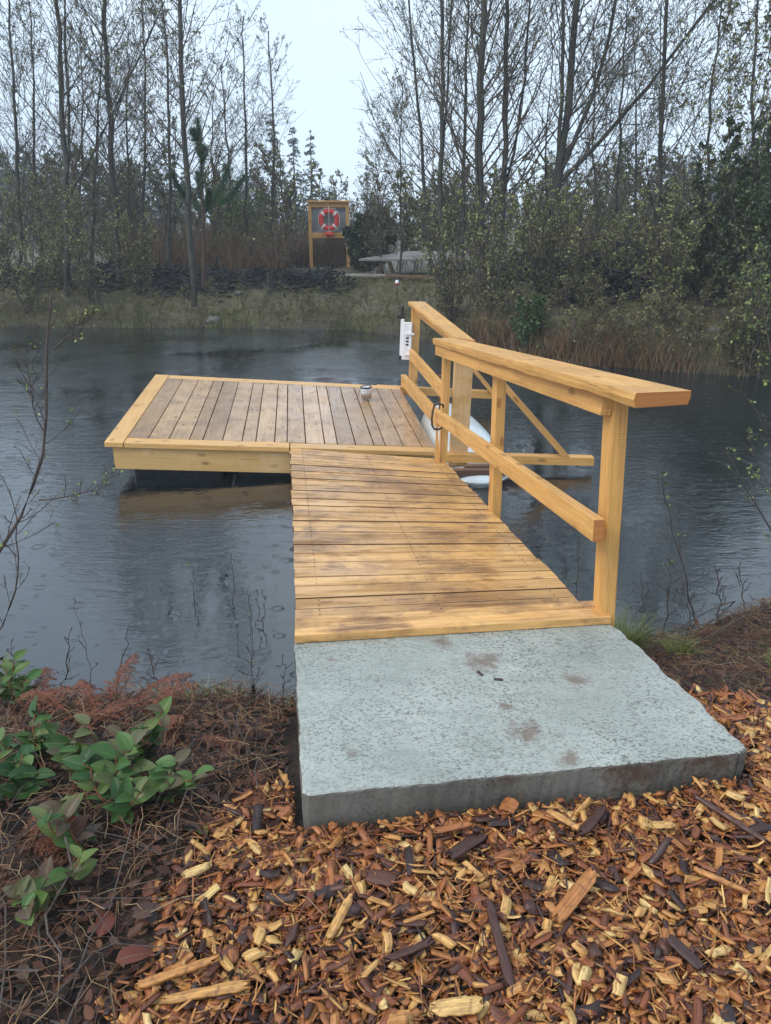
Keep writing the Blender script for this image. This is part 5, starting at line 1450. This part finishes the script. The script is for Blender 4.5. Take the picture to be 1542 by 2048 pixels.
FE = [
 (90, 1430, 1.9, .26, 1.1, 'rusty dead bracken frond standing at the left of the heap by the water'),
 (290, 1450, .9, .26, .9, 'rusty dead bracken frond at the right end of the heap by the water'),
 (180, 1470, .9, .30, .5, 'rusty dead bracken frond lying across the middle of the heap'),
 (40, 1440, .6, .30, .6, 'rusty dead bracken frond at the left edge of the heap'),
 (380, 1500, .2, .24, .3, 'flattened rusty frond in the stems between the plants and the slab'),
 (330, 1500, 1.6, .22, .5, 'small rusty frond behind the mauve tinged plant'),
 (215, 1440, 1.35, .26, 1.6, 'rusty dead bracken frond curling up highest over the water'),
 (250, 1430, .4, .30, 1.0, 'rusty dead bracken frond arching right over the waterline'),
 (150, 1450, 2.7, .30, .8, 'rusty dead bracken frond arching to the left edge'),
 (200, 1450, 2.2, .24, .9, 'rusty dead bracken frond in the middle of the heap by the water'),
 (120, 1460, .2, .28, .5, 'flattened rusty bracken frond at the back of the leathery plants'),
 (265, 1470, -.3, .30, .5, 'flattened rusty bracken frond right of the leathery plants'),
 (500, 1560, -1.1, .22, .4, 'dark dead fern frond against the left side of the slab'),
 (470, 1600, -.6, .22, .4, 'dark dead fern frond at the left corner of the slab front'),
 (60, 1640, -.8, .25, .4, 'dark dead frond under the left edge plants'),
]
for k, (px, py, az, L, rise, lab) in enumerate(FE):
    x, y = gpx(px, py); fern(x, y, float(ground_z(x, y)) + .03, az, L, rise, 800 + k, lab)

def sapling(stems, radii, loc, seed, label, n1=10, leaves=.6, leaf=.012, leafm='fresh_leaf', l1=.28, n2=3, n3=2, lmin=.05, ang=(30, 60), t0=.3, up1=.15, name='sapling', cat='sapling', bark='near_twig', rmin=.0009, tip=.3):
    geo = tree_geo(stems, radii, seed, n1=n1, t0=t0, ang=ang, l1=l1, n2=n2, n3=n3, leaf=leaf, leaves=leaves, lmin=lmin, up1=up1, sides=6, rmin=rmin, k1=5, tip=tip)
    put_tree(name, geo, loc, label, cat, None, bark, bark, leafm)
def pxstem(pts, Y, loc, rg, k=12, wob=.004, dy=0):
    C = np.array([at(x, y, Y + dy * i / max(1, len(pts) - 1)) for i, (x, y) in enumerate(pts)]) - np.array(loc); return stemlines(C, k, rg, wob)
rg = np.random.default_rng(90)
Ys = 2.75
loc = tuple(at(-120, 1330, Ys)); loc = (loc[0], Ys, float(ground_z(loc[0], Ys)) - .02)
L0 = np.array(loc)
def relstem(pts, Y): 
    return pxstem(pts, Y, L0, rg)
main = relstem([(-120, 1300), (-40, 1170), (15, 1070), (75, 1000), (92, 870), (95, 790), (92, 720), (108, 620), (103, 590)], Ys); main[0] = 0
sapling([main, relstem([(78, 1000), (140, 990), (195, 980), (225, 950)], Ys), relstem([(108, 700), (130, 680), (155, 650), (182, 632)], Ys), relstem([(92, 870), (60, 800), (60, 745), (45, 680)], Ys)], [.0095, .0035, .003, .003], loc, 91,
        'bare sapling with green buds leaning over the water at the left edge', n1=16, leaves=.25, leaf=.008, l1=.16, lmin=.05, tip=.35, n2=4)
L0 = np.array((*[at(-40, 1300, 2.7)[0], 2.7], float(ground_z(at(-40, 1300, 2.7)[0], 2.7)) - .02))
m2 = relstem([(-40, 1340), (0, 1250), (35, 1200), (40, 1150), (20, 1100), (45, 1040), (10, 960)], 2.7); m2[0] = 0
sapling([m2], [.005], tuple(L0), 92, 'thin bare twiggy sapling below the leaning one at the left edge', n1=9, leaves=.05, l1=.2)
def whip(px, py0, py1, Y, seed, label, dx=0, leaves=.4, r=.002, n1=7, leafm='bud_green', l1=.18, leaf=.008, z=None):
    r *= 1.2
    b = at(px, py0, Y); gz_ = float(ground_z(b[0], Y)); z0 = min(gz_, b[2]) if z is None else z
    b[2] = max(z0, -.05); rg = np.random.default_rng(seed)
    e = at(px + dx, py1, Y) - b; P = stemlines([(0, 0, 0), e * .5 + np.array([.01, 0, 0]), e], 10, rg, .006)
    sapling([P], [r], tuple(b), seed, label, n1=n1, leaves=leaves, l1=l1, leaf=leaf, leafm=leafm, lmin=.02, n2=2, n3=2, tip=.5, rmin=.0011)
whip(388, 1240, 1128, 3.9, 901, 'upright green budding stem standing in the water left of the gangway', -4, .8, .002, 4, l1=.07)
whip(470, 1240, 1110, 3.8, 902, 'bare crooked stem standing in the water left of the gangway', -10, .0, .0018, 4, l1=.1)
whip(497, 1255, 1178, 3.6, 903, 'leftmost of three short stems in the water beside the gangway', -2, .5, .0018, 4, l1=.1)
whip(512, 1262, 1180, 3.6, 904, 'middle of three short stems in the water beside the gangway', 2, .3, .0018, 4, l1=.1)
whip(526, 1258, 1176, 3.6, 905, 'rightmost of three short stems in the water beside the gangway', 0, .4, .0018, 4, l1=.1)
whip(330, 1420, 1300, 2.92, 906, 'reddish branched bare stem right of the curled fern', -40, .05, .003, 9, l1=.3)
whip(120, 1390, 1260, 2.95, 907, 'dark forked bare stem rising from the dead ferns at left', 20, .0, .003, 8, l1=.3)
whip(225, 1400, 1255, 2.95, 908, 'straight dark stem leaning right over the dead ferns', 30, .0, .0026, 2, l1=.05)
whip(505, 1400, 1300, 2.95, 909, 'thin twiggy stem in the mud left of the slab', -8, .2, .002, 8, l1=.25)
whip(565, 1390, 1310, 2.9, 910, 'thin bare stem touching the left side of the slab', -2, .05, .002, 6, l1=.25)
whip(175, 1330, 1200, 3.0, 911, 'thin pale bare stem in the water at left', -25, .0, .0016, 4, l1=.15)
whip(30, 1390, 1280, 2.95, 912, 'thin dark bare stem at the left edge over the ferns', -10, .0, .002, 6, l1=.25)
stump(509, 1378, 1420, 2.80, .010, 'tiny cut stub in the mud left of the slab')
# right bank saplings
whip(1395, 1235, 960, 3.62, 921, 'tall thin budding sapling arching left over the water on the right bank', -75, .55, .0035, 10, l1=.24, leaf=.012)
whip(1330, 1250, 1120, 3.5, 922, 'short budding sapling right of the grass tussock', 10, .4, .003, 8, l1=.35)
whip(1440, 1240, 1140, 3.6, 923, 'short dark twiggy sapling on the right bank', -10, .1, .003, 10, l1=.4)
whip(1290, 1235, 1150, 3.5, 924, 'thin bare stem behind the grass tussock', -10, .05, .002, 5, l1=.3)
whip(1150, 1180, 1070, 3.9, 925, 'green budding stem rising from the water by the near handrail post', 8, .9, .002, 5, l1=.1)
whip(1490, 1215, 1130, 3.7, 926, 'thin twiggy stem near the right edge of the muddy bank', -12, .1, .0025, 8, l1=.4)
whip(1385, 1230, 1160, 3.6, 927, 'low dark brushy stem in the middle of the right bank', -20, .0, .0025, 10, l1=.5)
L0 = np.array((1.95, 3.3, float(ground_z(1.95, 3.3)) - .02))
sts = [relstem([(1680, 1300), (1590, 1150), (1530, 1040), (1480, 950), (1450, 900)], 3.3), relstem([(1680, 1300), (1600, 1050), (1560, 900), (1500, 800), (1480, 780)], 3.3), relstem([(1680, 1300), (1610, 1000), (1570, 850), (1545, 700), (1520, 580), (1495, 500)], 3.3), relstem([(1680, 1300), (1620, 1100), (1590, 1000), (1530, 980), (1500, 880)], 3.3)]
for s_ in sts: s_[0] = 0
sapling(sts, [.007, .007, .008, .005], tuple(L0), 93, 'budding willow sapling hanging into view at the right edge', n1=13, leaves=.9, leaf=.011, l1=.16, lmin=.05, leafm='bud_green')
# long fallen stems on the right bank
for k, (a, b, lab) in enumerate([((1310, 1282), (1500, 1200), 'long pale dead stem slanting across the muddy right bank'), ((1380, 1300), (1560, 1225), 'second long pale dead stem nearer the right edge')]):
    xa_, ya_ = gpx(*a); xb2, yb2 = gpx(*b)
    pts = [(xa_ + (xb2 - xa_) * t_, ya_ + (yb2 - ya_) * t_, float(ground_z(xa_ + (xb2 - xa_) * t_, ya_ + (yb2 - ya_) * t_)) + .02 + .05 * math.sin(t_ * 3)) for t_ in np.linspace(0, 1, 10)]
    tag(tube_obj('fallen_branch', pts, .0032, 'near_twig'), lab, 'stem')

# ------------------------------------------------------------------ haze
def haze(density):
    bpy.ops.mesh.primitive_cube_add(size=1)
    o = bpy.context.active_object; o.name = 'haze'
    o.scale = (206, 150, 16); o.location = (0, 50, 6.4)
    m = bpy.data.materials.new('haze_air'); m.use_nodes = True; t = m.node_tree; t.nodes.clear()
    out = t.nodes.new('ShaderNodeOutputMaterial'); v = t.nodes.new('ShaderNodeVolumePrincipled')
    v.inputs['Color'].default_value = (.90, .95, 1, 1); v.inputs['Density'].default_value = density
    t.links.new(v.outputs[0], out.inputs['Volume']); o.data.materials.append(m)
    tag(o, 'thin rainy mist filling the air over the pond and the wood', 'haze', None, 'stuff')
HAZE = 0.0025
if HAZE: haze(HAZE)

# ------------------------------------------------------------------ groups of like things
GR = {'alder_tree': 'bare budding trees on the far bank', 'spruce_tree': 'spruces behind the far bank', 'shrub': 'olive budding shrubs on the far bank', 'evergreen_bush': 'evergreen bushes on the right bank',
      'bush': 'green bushes on the far bank', 'salal_plant': 'leathery plants at lower left', 'dead_fern': 'dead bracken fronds at lower left', 'sapling': 'thin stems and saplings on the near shore',
      'bark_strip': 'large bark strips among the chips', 'wood_splinter': 'large splinters among the chips', 'wood_chunk': 'large chunks among the chips', 'fallen_leaf': 'fallen leaves at the edge of the chips',
      'tree_stump': 'stumps', 'fallen_log': 'logs and poles on the far bank', 'rock': 'rocks on the far bank', 'brush_pile': 'charred brush heaps on the far bank', 'grass_tussock': 'grass tufts beside the slab',
      'fallen_branch': 'dead stems on the right bank', 'wood_chip': 'tiny chips on the slab'}
for o in list(sc.objects):
    if o.parent is None and not o.get('kind'):
        b = o.name.split('.')[0]
        if b in GR: o['group'] = GR[b]
